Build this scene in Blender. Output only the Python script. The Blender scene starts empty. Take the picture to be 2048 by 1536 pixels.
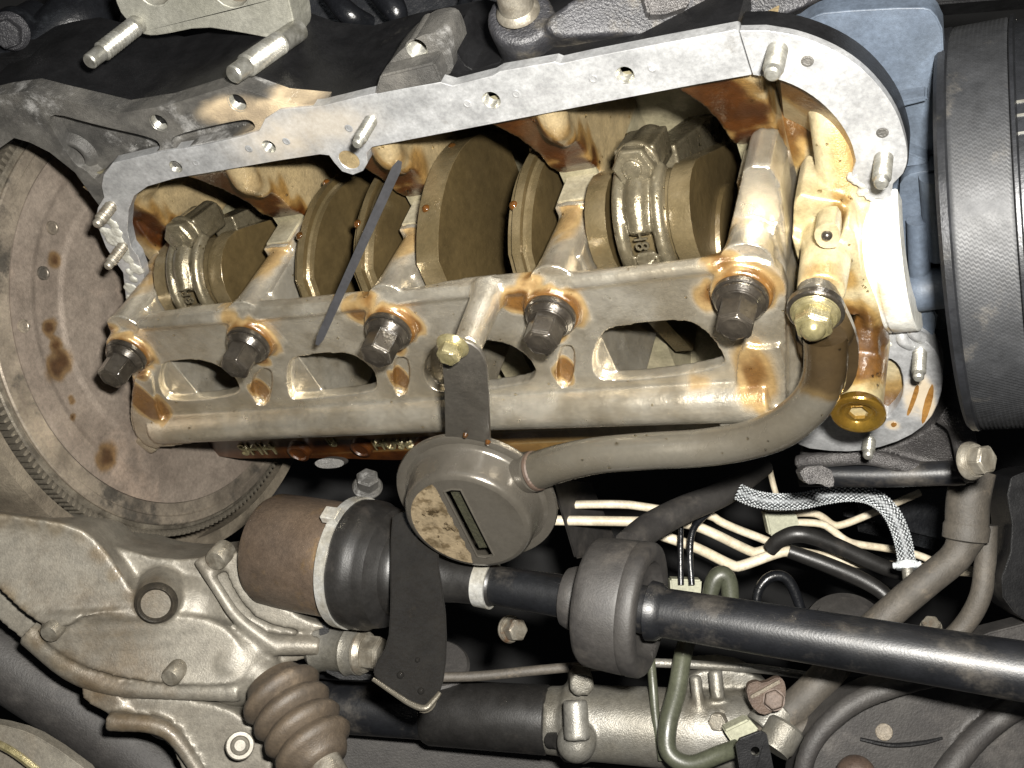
import bpy, bmesh, math, random
import numpy as np
from mathutils import Vector, Matrix
from mathutils.geometry import tessellate_polygon
random.seed(7)
rng = np.random.default_rng(7)
SC = bpy.context.scene
COL = SC.collection

# ---------------------------------------------------------------- camera
# engine frame "e": x along the crankshaft, y across the sump, z straight down towards the floor.
# World: X = x, Y = -y, Z = -z (so the engine hangs above the camera as in the workshop).
RC = np.array([[0.88903832, -0.36902959, -0.27097605], [0.0565509, 0.67584756, -0.73486875], [0.45432681, 0.63800254, 0.62172334]])
_u, _s, _v = np.linalg.svd(RC); RC = _u @ _v
FPX = 2218.16
CE = np.array([.30, .36, .4086])
def W(p): return Vector((p[0], -p[1], -p[2]))
cam_d = bpy.data.cameras.new('camera'); cam = bpy.data.objects.new('camera', cam_d); COL.objects.link(cam)
cam_d.sensor_width = 36; cam_d.lens = 36 * FPX / 2048; cam_d.clip_start = .01; cam_d.clip_end = 30
_m = Matrix.Identity(4)
for k in range(3):                      # columns: camera axes expressed in world
    ax = W(RC[k]); _m[0][k], _m[1][k], _m[2][k] = ax
_m.translation = W(CE)
cam.matrix_world = _m
SC.camera = cam

# ---------------------------------------------------------------- world, flash, exposure
wd = bpy.data.worlds.new('World'); SC.world = wd; wd.use_nodes = True
bg = wd.node_tree.nodes['Background']; bg.inputs['Color'].default_value = (.92, .95, 1, 1); bg.inputs['Strength'].default_value = .03
def cam_pt(x, y, z): return W(CE + RC.T @ np.array([x, y, z]))
fl = bpy.data.lights.new('camera_flash', 'AREA'); fl.shape = 'RECTANGLE'; fl.size = .035; fl.size_y = .02; fl.energy = 19.0; fl.color = (1, .965, .90)
flo = bpy.data.objects.new('camera_flash', fl); COL.objects.link(flo)
flo.location = cam_pt(.036, .046, .0)
flo.rotation_euler = (cam_pt(.03, .0, -.5) - flo.location).to_track_quat('-Z', 'Y').to_euler()
sh = bpy.data.lights.new('fill_light', 'AREA'); sh.shape = 'RECTANGLE'; sh.size = 1.1; sh.size_y = .25; sh.energy = .6; sh.color = (.86, .93, 1)  # unseen fill light, added off camera to lift the dark parts
sho = bpy.data.objects.new('fill_light', sh); COL.objects.link(sho)
sho.location = cam_pt(-.5, .9, .55)
sho.rotation_euler = (cam_pt(0, 0, -.55) - sho.location).to_track_quat('-Z', 'Y').to_euler()
SC.view_settings.view_transform = 'Standard'; SC.view_settings.look = 'None'; SC.view_settings.exposure = 0; SC.view_settings.gamma = 1

# ---------------------------------------------------------------- measuring helpers (engine frame)
def ray(u, v): return RC.T @ np.array([(u - 1024) / FPX, (768 - v) / FPX, -1])
def at(u, v, z=0., ax=2):
    d = ray(u, v); return CE + d * (z - CE[ax]) / d[ax]
def Pd(u, v, d): return CE + ray(u, v) * d
def arr(p): return np.array(p, float)
def unit(v): v = arr(v); return v / np.linalg.norm(v)
EX, EY, EZ = np.eye(3)
def chaikin(p, n=2, closed=True):
    p = [arr(q) for q in p]
    for _ in range(n):
        o = []
        m = len(p)
        for i in range(m if closed else m - 1):
            a, b = p[i], p[(i + 1) % m]
            o += [a * .75 + b * .25, a * .25 + b * .75]
        if not closed: o = [p[0]] + o + [p[-1]]
        p = o
    return p
def spline(p, n=6):
    p = [arr(q) for q in p]; o = []
    for i in range(len(p) - 1):
        p0 = p[i - 1] if i else 2 * p[0] - p[1]; p1, p2 = p[i], p[i + 1]; p3 = p[i + 2] if i + 2 < len(p) else 2 * p[-1] - p[-2]
        for k in range(n):
            t = k / n
            o.append(.5 * (2 * p1 + (p2 - p0) * t + (2 * p0 - 5 * p1 + 4 * p2 - p3) * t * t + (3 * p1 - p0 - 3 * p2 + p3) * t ** 3))
    o.append(p[-1]); return o
def frame(ax, ref=None):
    ax = unit(ax)
    if ref is None: ref = EX if abs(ax[0]) < .9 else EY
    u = unit(ref - ax * (arr(ref) @ ax)); return u, np.cross(ax, u), ax

# ---------------------------------------------------------------- mesh builder
class MB:
    def __init__(s): s.v = []; s.f = []
    def add(s, vs, fs):
        o = len(s.v); s.v += [tuple(q) for q in vs]; s.f += [tuple(i + o for i in f) for f in fs]; return s
    def lathe(s, o, ax, prof, seg=32, arc=None, ref=None):
        u, w, a = frame(ax, ref); o = arr(o); vs = []; rows = []
        full = arc is None
        a0, a1 = (0, 2 * math.pi) if full else arc
        n = seg if full else seg + 1
        for h, r in prof:
            if r < 1e-7: rows.append([len(vs)] * n); vs.append(o + a * h)
            else:
                rows.append(list(range(len(vs), len(vs) + n)))
                for k in range(n):
                    t = a0 + (a1 - a0) * k / seg; vs.append(o + a * h + (u * math.cos(t) + w * math.sin(t)) * r)
        fs = []
        for A, B in zip(rows[:-1], rows[1:]):
            for k in range(n if full else n - 1):
                q = [A[k], A[(k + 1) % n], B[(k + 1) % n], B[k]]; q2 = []
                for i in q:
                    if i not in q2: q2.append(i)
                if len(q2) > 2: fs.append(q2)
        for R_, hr in ((rows[0], prof[0]), (rows[-1], prof[-1])):
            if full and hr[1] > 1e-7: fs.append(R_)
        return s.add(vs, fs)
    def tube(s, pts, rad, seg=16, n=6, caps=True, flat=None):
        m = len(pts); rad = [rad] * m if np.isscalar(rad) else list(rad)
        if n > 1 and m > 2:
            P = spline([np.append(arr(p), r) for p, r in zip(pts, rad)], n)
        else: P = [np.append(arr(p), r) for p, r in zip(pts, rad)]
        X = [p[:3] for p in P]; Rr = [p[3] for p in P]
        T = [unit(X[min(i + 1, len(X) - 1)] - X[max(i - 1, 0)]) for i in range(len(X))]
        u, w, _ = frame(T[0]); vs = []; fs = []
        for i, (x, r, t) in enumerate(zip(X, Rr, T)):
            u = unit(u - t * (u @ t)); w = np.cross(t, u)
            for k in range(seg):
                a = 2 * math.pi * k / seg; vs.append(x + (u * math.cos(a) + w * math.sin(a)) * r)
        for i in range(len(X) - 1):
            for k in range(seg): fs.append((i * seg + k, i * seg + (k + 1) % seg, (i + 1) * seg + (k + 1) % seg, (i + 1) * seg + k))
        if caps: fs += [tuple(range(seg))[::-1], tuple(range((len(X) - 1) * seg, len(X) * seg))]
        return s.add(vs, fs)
    def plate(s, outer, off, holes=()):
        loops = [[arr(p) for p in outer]] + [[arr(p) for p in h] for h in holes]; off = arr(off)
        c = loops[0][0]; nrm = unit(off); u, w, _ = frame(nrm)
        flat = [[Vector(((p - c) @ u, (p - c) @ w, 0)) for p in L] for L in loops]
        tri = tessellate_polygon(flat); vs = [p for L in loops for p in L]; n = len(vs)
        vs = vs + [p + off for p in vs]
        fs = [tuple(t) for t in tri] + [tuple(i + n for i in t[::-1]) for t in tri]; o = 0
        for L in loops:
            m = len(L)
            for i in range(m): fs.append((o + i, o + (i + 1) % m, n + o + (i + 1) % m, n + o + i))
            o += m
        return s.add(vs, fs)
    def px(s, outer, z, th, holes=(), r=0):
        f = lambda L: [at(u, v, z) for u, v in L]
        o = f(outer); h = [f(x) for x in holes]
        if r: o = chaikin(o, r); h = [chaikin(x, r) for x in h]
        return s.plate(o, (0, 0, -th), h)
    def pxd(s, outer, th, r=0, d=None):
        """outline given as (u, v, depth)"""
        o = [Pd(*q) if len(q) == 3 else Pd(q[0], q[1], d) for q in outer]
        if r: o = chaikin(o, r)
        return s.plate(o, unit(Pd(1024, 768, 1) - CE) * th)
    def box(s, c, h, ax=(EX, EY, EZ)):
        c = arr(c); vs = [c + ax[0] * h[0] * i + ax[1] * h[1] * j + ax[2] * h[2] * k for i in (-1, 1) for j in (-1, 1) for k in (-1, 1)]
        return s.add(vs, [(0, 1, 3, 2), (4, 6, 7, 5), (0, 4, 5, 1), (2, 3, 7, 6), (0, 2, 6, 4), (1, 5, 7, 3)])
    def ball(s, c, r, seg=16, sc=(1, 1, 1)):
        p = [(-math.cos(math.pi * i / 10) * r * sc[2], math.sin(math.pi * i / 10) * r if 0 < i < 10 else 0) for i in range(11)]
        return s.lathe(c, EZ, p, seg)
    def loft(s, rings):
        n = len(rings[0]); vs = [q for r in rings for q in r]; fs = []
        for i in range(len(rings) - 1):
            for k in range(n): fs.append((i * n + k, i * n + (k + 1) % n, (i + 1) * n + (k + 1) % n, (i + 1) * n + k))
        fs += [tuple(range(n))[::-1], tuple(range((len(rings) - 1) * n, len(rings) * n))]
        return s.add(vs, fs)

def mesh_from(mb, name, bevel=0, ang=34, remesh=0, smooth=0, bseg=2, dens=0):
    me = bpy.data.meshes.new(name); me.from_pydata(mb.v, [], mb.f); me.validate()
    if remesh:
        bm = bmesh.new(); bm.from_mesh(me); bmesh.ops.remove_doubles(bm, verts=bm.verts, dist=1e-7); bmesh.ops.recalc_face_normals(bm, faces=bm.faces); bm.to_mesh(me); bm.free()
        o = bpy.data.objects.new('tmp', me); COL.objects.link(o)
        m = o.modifiers.new('r', 'REMESH'); m.mode = 'VOXEL'; m.voxel_size = remesh
        if smooth: k = o.modifiers.new('s', 'SMOOTH'); k.factor = .5; k.iterations = smooth
        bpy.context.view_layer.update()
        n = bpy.data.meshes.new_from_object(o.evaluated_get(bpy.context.evaluated_depsgraph_get())); bpy.data.objects.remove(o); bpy.data.meshes.remove(me); me = n; me.name = name
    bm = bmesh.new(); bm.from_mesh(me)
    if not remesh:
        bmesh.ops.remove_doubles(bm, verts=bm.verts, dist=1e-7)
        bmesh.ops.recalc_face_normals(bm, faces=bm.faces)
        if bevel:
            es = [e for e in bm.edges if len(e.link_faces) == 2 and e.calc_face_angle(0) > math.radians(40)]
            bmesh.ops.bevel(bm, geom=es, offset=bevel, segments=bseg, affect='EDGES', clamp_overlap=True)
    if dens:                                     # finer faces so that stains get their own outline
        for _ in range(6):
            bmesh.ops.triangulate(bm, faces=[f for f in bm.faces if len(f.verts) > 3])
            es = [e for e in bm.edges if e.calc_length() > dens]
            if not es: break
            bmesh.ops.subdivide_edges(bm, edges=es, cuts=1)
        bmesh.ops.triangulate(bm, faces=[f for f in bm.faces if len(f.verts) > 3])
    th = math.radians(ang if not remesh else 70)
    for f in bm.faces: f.smooth = True
    for e in bm.edges:
        if len(e.link_faces) == 2: e.smooth = e.calc_face_angle(0) < th
    bm.to_mesh(me); bm.free(); return me

WOB = [(.045, rng.normal(size=3) * f, rng.uniform(0, 6)) for f in (90, 130, 180, 240, 320, 430)]
def stains(me, spec):
    """stain attribute from soft spots: [(point, radius, strength)] in the engine frame, with an uneven edge"""
    n = len(me.vertices); co = np.empty(n * 3); me.vertices.foreach_get('co', co); co = co.reshape(-1, 3); v = np.zeros(n)
    if callable(spec): v = spec(co); spec = []
    for p, r, k in spec:
        sc = arr(r) if not np.isscalar(r) else np.array([r] * 3)
        d = np.linalg.norm((co - arr(p)) / sc, axis=1)
        w = sum(a * np.sin(co @ q + ph) for a, q, ph in WOB)
        v = np.maximum(v, np.clip(1.35 - d + w, 0, 1) * k)
    at_ = me.attributes.new('stain', 'FLOAT', 'POINT'); at_.data.foreach_set('value', v.astype(np.float32))

def setprops(o, label=None, cat=None, group=None, kind=None):
    if label: o['label'] = label
    if cat: o['category'] = cat
    if group: o['group'] = group
    if kind: o['kind'] = kind
    return o
def thing(name, label, cat, base, group=None):
    o = bpy.data.objects.new(name, None); o.empty_display_size = .01; COL.objects.link(o); o.location = W(base)
    return setprops(o, label, cat, group)
def origin_of(o):
    l = Vector((0, 0, 0))
    while o is not None: l += o.location; o = o.parent
    return l
def mk(name, mb, mat, parent=None, label=None, cat=None, group=None, kind=None, stain=None, **kw):
    me = mb if isinstance(mb, bpy.types.Mesh) else mesh_from(mb, name, **kw)
    if stain: stains(me, stain)
    n = len(me.vertices); co = np.empty(n * 3); me.vertices.foreach_get('co', co); co = co.reshape(-1, 3)
    co[:, 1:] *= -1
    o = bpy.data.objects.new(name, me); COL.objects.link(o)
    if parent is None:
        c = (co.min(0) + co.max(0)) / 2; o.location = c
    else:
        c = np.array(origin_of(parent)); o.parent = parent
    co -= c; me.vertices.foreach_set('co', co.ravel()); me.update()
    me.materials.append(mat)
    return setprops(o, label, cat, group, kind)
def dup_tree(o, parent=None):
    c = o.copy(); COL.objects.link(c)
    if parent is not None: c.parent = parent
    for ch in [k for k in bpy.data.objects if k.parent == o]: dup_tree(ch, c)
    return c

# ---------------------------------------------------------------- procedural materials
def lin(h):
    h = h.lstrip('#'); c = [int(h[i:i + 2], 16) / 255 for i in (0, 2, 4)]
    return tuple(x / 12.92 if x < .04045 else ((x + .055) / 1.055) ** 2.4 for x in c) + (1,)
def M(name, c1, c2=None, rough=.5, metal=0., ns=55, det=6, lo=.35, hi=.65, bump=.15, bs=900, coat=0., crough=.06, spec=.5, rvar=.26, stain=None, stain2=None, dirt=None, dlo=.55, dhi=.7, dns=25, stretch=(1, 1, 1), bump2=0, bs2=120, stk=.95, smode='film', speck=.28, sps=420):
    m = bpy.data.materials.new(name); m.use_nodes = True; nt = m.node_tree; N = nt.nodes; L = nt.links.new
    P = N['Principled BSDF']; tc = N.new('ShaderNodeTexCoord'); mp = N.new('ShaderNodeMapping'); mp.inputs['Scale'].default_value = stretch
    L(tc.outputs['Object'], mp.inputs['Vector']); vec = mp.outputs['Vector']
    def noise(s, d=5, r=.6):
        n = N.new('ShaderNodeTexNoise'); n.inputs['Scale'].default_value = s; n.inputs['Detail'].default_value = d; n.inputs['Roughness'].default_value = r; L(vec, n.inputs['Vector']); return n.outputs['Fac']
    def ramp(f, a, b):
        n = N.new('ShaderNodeMapRange'); n.interpolation_type = 'SMOOTHSTEP'; n.inputs['From Min'].default_value = a; n.inputs['From Max'].default_value = b; L(f, n.inputs['Value']); return n.outputs['Result']
    def mix(f, a, b):
        n = N.new('ShaderNodeMix'); n.data_type = 'RGBA'; L(f, n.inputs[0])
        for i, x in ((6, a), (7, b)):
            if isinstance(x, tuple): n.inputs[i].default_value = x
            else: L(x, n.inputs[i])
        return n.outputs[2]
    def mth(op, a, b):
        n = N.new('ShaderNodeMath'); n.operation = op; n.use_clamp = op != 'SUBTRACT'
        for i, x in enumerate((a, b)):
            if isinstance(x, (int, float)): n.inputs[i].default_value = x
            else: L(x, n.inputs[i])
        return n.outputs[0]
    c1 = lin(c1); c2 = lin(c2) if c2 else tuple(x * .72 for x in c1[:3]) + (1,)
    f1 = noise(ns, det); col = mix(ramp(f1, lo, hi), c1, c2)
    if dirt: col = mix(ramp(noise(dns, 8, .7), dlo, dhi), col, lin(dirt))
    if speck:
        g = N.new('ShaderNodeMapRange'); g.inputs['From Min'].default_value = .3; g.inputs['From Max'].default_value = .7; g.inputs['To Min'].default_value = 1 - speck; g.inputs['To Max'].default_value = 1 + speck * .7; L(noise(sps, 6, .75), g.inputs['Value'])
        g2 = N.new('ShaderNodeMapRange'); g2.inputs['From Min'].default_value = .35; g2.inputs['From Max'].default_value = .65; g2.inputs['To Min'].default_value = 1 - speck * .6; g2.inputs['To Max'].default_value = 1 + speck * .4; L(noise(85, 5, .6), g2.inputs['Value'])
        gm = N.new('ShaderNodeMath'); gm.operation = 'MULTIPLY'; L(g.outputs[0], gm.inputs[0]); L(g2.outputs[0], gm.inputs[1])
        sv = N.new('ShaderNodeVectorMath'); sv.operation = 'SCALE'; L(col, sv.inputs[0]); L(gm.outputs[0], sv.inputs['Scale']); col = sv.outputs[0]
    ro = mth('ADD', rough - rvar * .5, mth('MULTIPLY', noise(ns * 2.3, 4), rvar))
    P.inputs['Metallic'].default_value = metal
    if stain:
        a = N.new('ShaderNodeAttribute'); a.attribute_name = 'stain'
        nz = noise(45, 4, .55); sf = mth('MULTIPLY', a.outputs['Fac'], mth('ADD', nz, .55)); sf = mth('MULTIPLY', ramp(sf, .06, .62), stk)
        sc = mix(ramp(noise(60, 4), .3, .7), lin(stain), lin(stain2 or stain))
        if smode == 'mix': col = mix(sf, col, sc)
        else:                                    # translucent oil film: tints the metal below it amber, then dark brown
            tint = mix(ramp(sf, .45, 1.), mix(ramp(sf, 0., .5), (1, 1, 1, 1), (.62, .47, .27, 1)), sc)
            mm = N.new('ShaderNodeMix'); mm.data_type = 'RGBA'; mm.blend_type = 'MULTIPLY'; mm.inputs[0].default_value = 1; L(col, mm.inputs[6]); L(tint, mm.inputs[7]); col = mm.outputs[2]
        L(mth('ADD', mth('MULTIPLY', sf, .7), coat), P.inputs['Coat Weight']); P.inputs['Coat Roughness'].default_value = .12
        L(mth('SUBTRACT', metal, mth('MULTIPLY', sf, metal * .85)), P.inputs['Metallic'])
    elif coat: P.inputs['Coat Weight'].default_value = coat; P.inputs['Coat Roughness'].default_value = crough
    if stain or coat:
        cb = N.new('ShaderNodeBump'); cb.inputs['Strength'].default_value = .22; cb.inputs['Distance'].default_value = .0015; L(noise(260, 3, .6), cb.inputs['Height']); L(cb.outputs['Normal'], P.inputs['Coat Normal'])
    L(col, P.inputs['Base Color']); L(ro, P.inputs['Roughness']); P.inputs['Specular IOR Level'].default_value = spec
    if bump:
        b = N.new('ShaderNodeBump'); b.inputs['Strength'].default_value = bump; b.inputs['Distance'].default_value = .001; L(noise(bs, 3), b.inputs['Height'])
        if bump2:
            b2 = N.new('ShaderNodeBump'); b2.inputs['Strength'].default_value = bump2; b2.inputs['Distance'].default_value = .004; L(noise(bs2, 4), b2.inputs['Height']); L(b2.outputs['Normal'], b.inputs['Normal'])
        L(b.outputs['Normal'], P.inputs['Normal'])
    return m
MAT = dict(
    rail=M('machined_aluminium', '#b2b3b4', '#9c9d9e', rough=.38, metal=.6, ns=40, bump=.12, bs=1500, dirt='#85827d', dlo=.6, dhi=.8, dns=70, stain='#a89c88', stain2='#9c8f7a', smode='mix'),
    castdark=M('grimy_cast_aluminium', '#55534f', '#3a3937', rough=.55, metal=.25, ns=45, bump=.5, bs=1300, stain='#ab9a7e', stain2='#7a6d5a', smode='mix', dirt='#8d8c8a', dlo=.56, dhi=.72, dns=35),
    cast=M('cast_aluminium', '#a29b86', '#867e69', rough=.42, metal=.4, ns=38, bump=.35, bs=1400, stain='#5a2f0c', stain2='#96601c', coat=.2),
    gird=M('girdle_cast_aluminium', '#cec7b7', '#b0a692', rough=.23, metal=.84, speck=.2, ns=30, bump=.3, bs=1300, coat=.3, stain='#5e4020', stain2='#86643a', bump2=.1),
    crankwall=M('oily_crankcase_wall', '#807964', '#6c6753', rough=.42, metal=.25, ns=25, bump=.3, bs=1000, coat=.3, crough=.2, stain='#6b5526', stain2='#8a6c34'),
    varnish=M('oil_varnished_cast_iron', '#7d6f54', '#89795a', rough=.35, metal=.25, ns=30, bump=.35, bs=900, coat=.5, crough=.12, stain='#532c0e', stain2='#74481c'),
    crank=M('oily_forged_steel', '#6f634b', '#5b5039', speck=.16, rough=.25, metal=.55, ns=35, bump=.2, bs=900, coat=.5, crough=.14, dirt='#66573d', bump2=.1),
    crank_shaded=M('shaded_steel_cheek', '#54472e', '#463b26', rough=.34, metal=.5, speck=.2, sps=200, ns=20, bump=.15, bs=700, coat=.5, crough=.12),  # darker copy of the rim steel, shade of the cheeks put into colour
    rod=M('oily_forged_rod', '#67604f', '#524b3b', rough=.28, metal=.6, ns=45, bump=.28, bs=1300, coat=.8, crough=.07),
    darkbolt=M('black_oily_bolt_steel', '#3f3a33', '#2b2722', rough=.30, metal=.55, ns=60, bump=.15, coat=.8, crough=.05),
    steel=M('zinc_plated_steel', '#a5a49d', '#817f76', rough=.34, metal=.75, ns=120, bump=.12),
    oldsteel=M('dull_steel', '#8a857a', '#6b655a', rough=.42, metal=.6, ns=120, bump=.2, dirt='#5a3f2a'),
    gold=M('yellow_zinc', '#9d9472', '#827a58', rough=.26, metal=.7, ns=70, bump=.1, coat=.6, stain='#6e3b0a'),
    brass=M('oily_gold_plug', '#836728', '#694e1c', rough=.22, metal=.7, ns=50, bump=.1, coat=.8),
    pickup=M('oily_grey_steel_tube', '#625e55', '#565147', speck=.1, rough=.25, metal=.55, ns=22, bump=.1, coat=.55, crough=.08, stain='#7a6a54', stain2='#8c7a60'),
    bowl=M('oily_grey_pressed_steel', '#56524b', '#4c4841', speck=.1, rough=.25, metal=.5, ns=22, bump=.08, coat=.5, crough=.1, stain='#d6b88e', stain2='#9a8058', smode='mix'),
    mesh=M('strainer_gauze', '#3a3928', '#1c1c14', rough=.6, metal=.3, ns=1800, bump=.6, bs=2500),
    strap=M('dark_grey_strap', '#3d3a35', '#35322d', rough=.45, metal=.2, ns=30, bump=.12, coat=.3),
    tie=M('grey_plastic_strip', '#262628', '#202022', rough=.85, spec=.2, ns=30, bump=.05),
    flyw=M('flywheel_face', '#7b7167', '#6b6158', rough=.5, metal=.4, ns=14, bump=.25, bs=1200, dirt='#8c7d70', dns=10, stain='#6a4c2c', stain2='#7a5a36'),
    flyring=M('turned_flywheel_ring', '#8d8375', '#6a6258', rough=.42, metal=.55, ns=25, bump=.2, dirt='#4e4a44', dlo=.5, dhi=.62, dns=18),
    gear=M('ring_gear_steel', '#6b655a', '#48433b', rough=.5, metal=.5, ns=60, bump=.4),
    gbox=M('dirty_gearbox_aluminium', '#736f66', '#625d54', rough=.48, metal=.3, ns=14, bump=.22, bs=900, dirt='#564d40', dlo=.5, dhi=.7, dns=12, stain='#b09a74', stain2='#a08a60'),
    gboxdark=M('grimy_bell_housing', '#6d6558', '#514a40', rough=.55, metal=.3, ns=20, bump=.5, bs=900, dirt='#3c3831', dns=18),
    cup=M('brown_stained_steel_cup', '#574a3e', '#4b4138', rough=.45, metal=.35, ns=16, bump=.25, dirt='#7a6034', dlo=.5, dhi=.7, dns=14, stain='#a98a50', stain2='#a08048'),
    boot=M('black_rubber_boot', '#1d1c1b', '#161514', rough=.42, ns=40, bump=.12, dirt='#2b2825', dns=30),
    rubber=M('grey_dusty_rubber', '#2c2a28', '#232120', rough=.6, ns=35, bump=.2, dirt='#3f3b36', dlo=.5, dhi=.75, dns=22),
    axle=M('black_painted_shaft', '#0e0f11', '#131417', rough=.40, metal=.1, ns=18, bump=.12, bs=900, dirt='#3a3733', dlo=.5, dhi=.72, dns=30, stretch=(1, 1, 1)),
    band=M('bright_clamp_band', '#dcdcd8', '#bdb8aa', rough=.34, metal=.7, ns=50, bump=.08),
    black=M('black_paint', '#141415', '#0e0e0f', rough=.36, ns=50, bump=.2, dirt='#2a2927', dlo=.6, dhi=.75),
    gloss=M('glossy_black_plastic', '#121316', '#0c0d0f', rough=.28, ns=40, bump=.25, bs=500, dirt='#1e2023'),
    mount=M('black_cast_mount', '#2b2b2e', '#1f1f21', rough=.45, metal=.2, ns=45, bump=.6, bs=900, dirt='#4a463f', dlo=.5, dhi=.68, dns=30),
    cast_black=M('sparkling_dark_casting', '#4d4b4a', '#3a3838', rough=.34, metal=.35, ns=60, bump=1.0, bs=1100),
    cover=M('slate_grey_plastic', '#3f4752', '#394049', rough=.5, ns=20, bump=.12, bs=1200, dirt='#48515d', dns=12),
    knurl=M('grey_knurled_band', '#252628', '#1e1f21', rough=.58, metal=.15, ns=60, bump=.1, dirt='#3a3835', dlo=.56, dhi=.7, dns=40),
    run=M('brown_oil_run', '#6b4a22', '#7d5c30', rough=.25, ns=90, bump=.05, coat=.6),
    pulley=M('black_pulley_steel', '#232427', '#1b1c1e', rough=.36, metal=.4, ns=50, bump=.12, dirt='#3b3935', dlo=.6, dhi=.8),
    sil=M('pale_silver_casting', '#8f8e85', '#7f7e74', rough=.48, metal=.4, ns=25, bump=.3, bs=1400),
    white=M('cream_coated_line', '#c2b8a4', '#aba08a', rough=.5, ns=30, bump=.03),
    clip=M('pale_nylon_clip', '#8f8f7c', '#828270', rough=.5, ns=40, bump=.05),
    hose=M('dusty_brown_hose', '#46413a', '#38342e', rough=.65, ns=30, bump=.3, dirt='#5f564a', dns=25),
    olive=M('olive_plastic_tube', '#45473a', '#393b30', rough=.38, ns=20, bump=.1),
    chrome=M('bright_braid_steel', '#e4e8ea', '#ccd2d5', rough=.32, metal=.5, ns=200, bump=0),
    braidcore=M('braid_core', '#4e5052', '#3b3d3f', rough=.5, metal=.5, ns=200, bump=.2),
    alu=M('rack_aluminium', '#7c7a74', '#65625a', rough=.42, metal=.5, ns=22, bump=.35, bs=1100, dirt='#5a564d', dns=16),
    rust=M('rusty_clamp', '#4e4036', '#3e322a', rough=.6, metal=.2, ns=60, bump=.4),
    brownboot=M('brown_dusty_bellows', '#4a4034', '#3b332a', rough=.6, ns=25, bump=.3, dirt='#574c3f', dns=20),
    sheet=M('grey_black_chassis_sheet', '#343230', '#292726', rough=.62, metal=.1, ns=18, bump=.35, bs=700, dirt='#464340', dlo=.52, dhi=.75, dns=14),
    oily=M('black_oil_soaked_bracket', '#0d0b08', '#090705', rough=.92, metal=.0, spec=.2, ns=30, bump=.15, bs=500, coat=.28, crough=.07, dirt='#1e1a12', dlo=.6, dhi=.75, dns=28, bump2=.05, bs2=60),
    oil=M('fresh_oil_drop', '#4a2c10', '#33200c', rough=.08, ns=30, bump=0, coat=1, crough=.02),
    sealant=M('old_sealant', '#a8a79f', '#86847a', rough=.5, metal=.2, ns=70, bump=.6, bs=500),
    bright=M('bare_bright_aluminium', '#c9c9c3', '#b8b7b0', rough=.5, metal=.2, ns=60, bump=.2, bs=800, dirt='#a8a8a0', dlo=.6, dhi=.7, dns=60, stain='#8a6a3a', stain2='#b09668'),
    tan=M('tan_oiled_pump_casting', '#a69a7c', '#938664', rough=.42, metal=.35, ns=35, bump=.3, bs=1200, stain='#66461f', stain2='#8a6636', coat=.3),
    hole=M('hole_bore', '#2a2722', '#3a352d', rough=.5, metal=.4, ns=100, bump=.2),
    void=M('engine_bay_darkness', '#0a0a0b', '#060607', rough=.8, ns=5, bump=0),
    film=M('oil_film_painted_sheen', '#857760', '#574b38', rough=.16, metal=.3, ns=120, lo=.45, hi=.62, bump=.2, bs=700, coat=.8, crough=.08, dirt='#3c3222', dlo=.56, dhi=.62, dns=150, bump2=.12, bs2=200),  # oil whose tan tone paints in a bright reflection
    droplet=M('clear_amber_oil', '#b8905a', '#a07c4a', rough=.06, rvar=.02, ns=30, bump=0, coat=1, crough=.02, speck=0),
    yellow=M('yellow_paint_mark', '#7f6c20', '#665718', rough=.6, ns=80, bump=.2),
)

# ================================================================ SETTING
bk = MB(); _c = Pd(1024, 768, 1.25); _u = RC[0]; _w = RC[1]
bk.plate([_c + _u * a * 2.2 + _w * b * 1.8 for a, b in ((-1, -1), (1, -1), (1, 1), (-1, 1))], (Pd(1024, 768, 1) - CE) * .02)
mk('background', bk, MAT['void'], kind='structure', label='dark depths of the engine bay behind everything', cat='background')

BX = [-.203, -.110, -.017, .076, .169]; BY = .035
BAY = [-.1565, -.0635, .0295, .1225]
CY, CZ = 0., -.03                                   # crankshaft axis
def circ(c, r, n=20, u=EX, w=EY): return [arr(c) + (u * math.cos(2 * math.pi * k / n) + w * math.sin(2 * math.pi * k / n)) * r for k in range(n)]
def thread_prof(r, h0, h1, p=.0016, dep=.0006):
    n = max(2, int(abs(h1 - h0) / p)); o = []
    for i in range(n):
        a = h0 + (h1 - h0) * i / n; b = h0 + (h1 - h0) * (i + .5) / n; o += [(a, r - dep), (b, r)]
    o.append((h1, r - dep)); return o
def threaded_hole(parent, u, v, r, z=0., depth=.014):
    c = at(u, v, z); mb = MB()
    pr = [(.0002, r * 1.12)] + [(-h, q) for h, q in thread_prof(r, .0014, depth, .0013, .0005)] + [(-depth, 0)]
    mb.lathe(c, EZ, pr, 20); mb.f = [f for f in mb.f if len(f) < 20]
    return mk('threaded_hole', mb, MAT['steel'], parent)

# ================================================================ ENGINE BLOCK
blk = thing('engine_block', 'aluminium engine block seen from below with its sump taken off', 'engine block', (0, 0, -.05))
OUT = [(560, 219), (640, 213), (735, 190), (757, 186), (880, 165), (905, 172), (985, 152), (1000, 143), (1110, 124), (1120, 128), (1180, 115), (1330, 86), (1470, 60)]
INN = [(1503, 150), (1400, 168), (1200, 206), (1000, 245), (745, 294), (733, 306), (735, 326), (726, 342), (706, 350), (684, 343), (668, 325), (658, 311), (640, 309), (560, 321), (450, 340), (350, 357), (295, 373), (268, 392), (257, 420), (254, 460), (262, 495), (275, 512), (285, 540), (288, 560), (278, 590), (270, 625), (268, 650)]
LFT = [(248, 650), (252, 600), (246, 545), (228, 520), (212, 495), (200, 465), (190, 440), (196, 415), (208, 395), (203, 372), (207, 350), (225, 326), (320, 304), (400, 292), (480, 274), (518, 262), (530, 238)]
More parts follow.
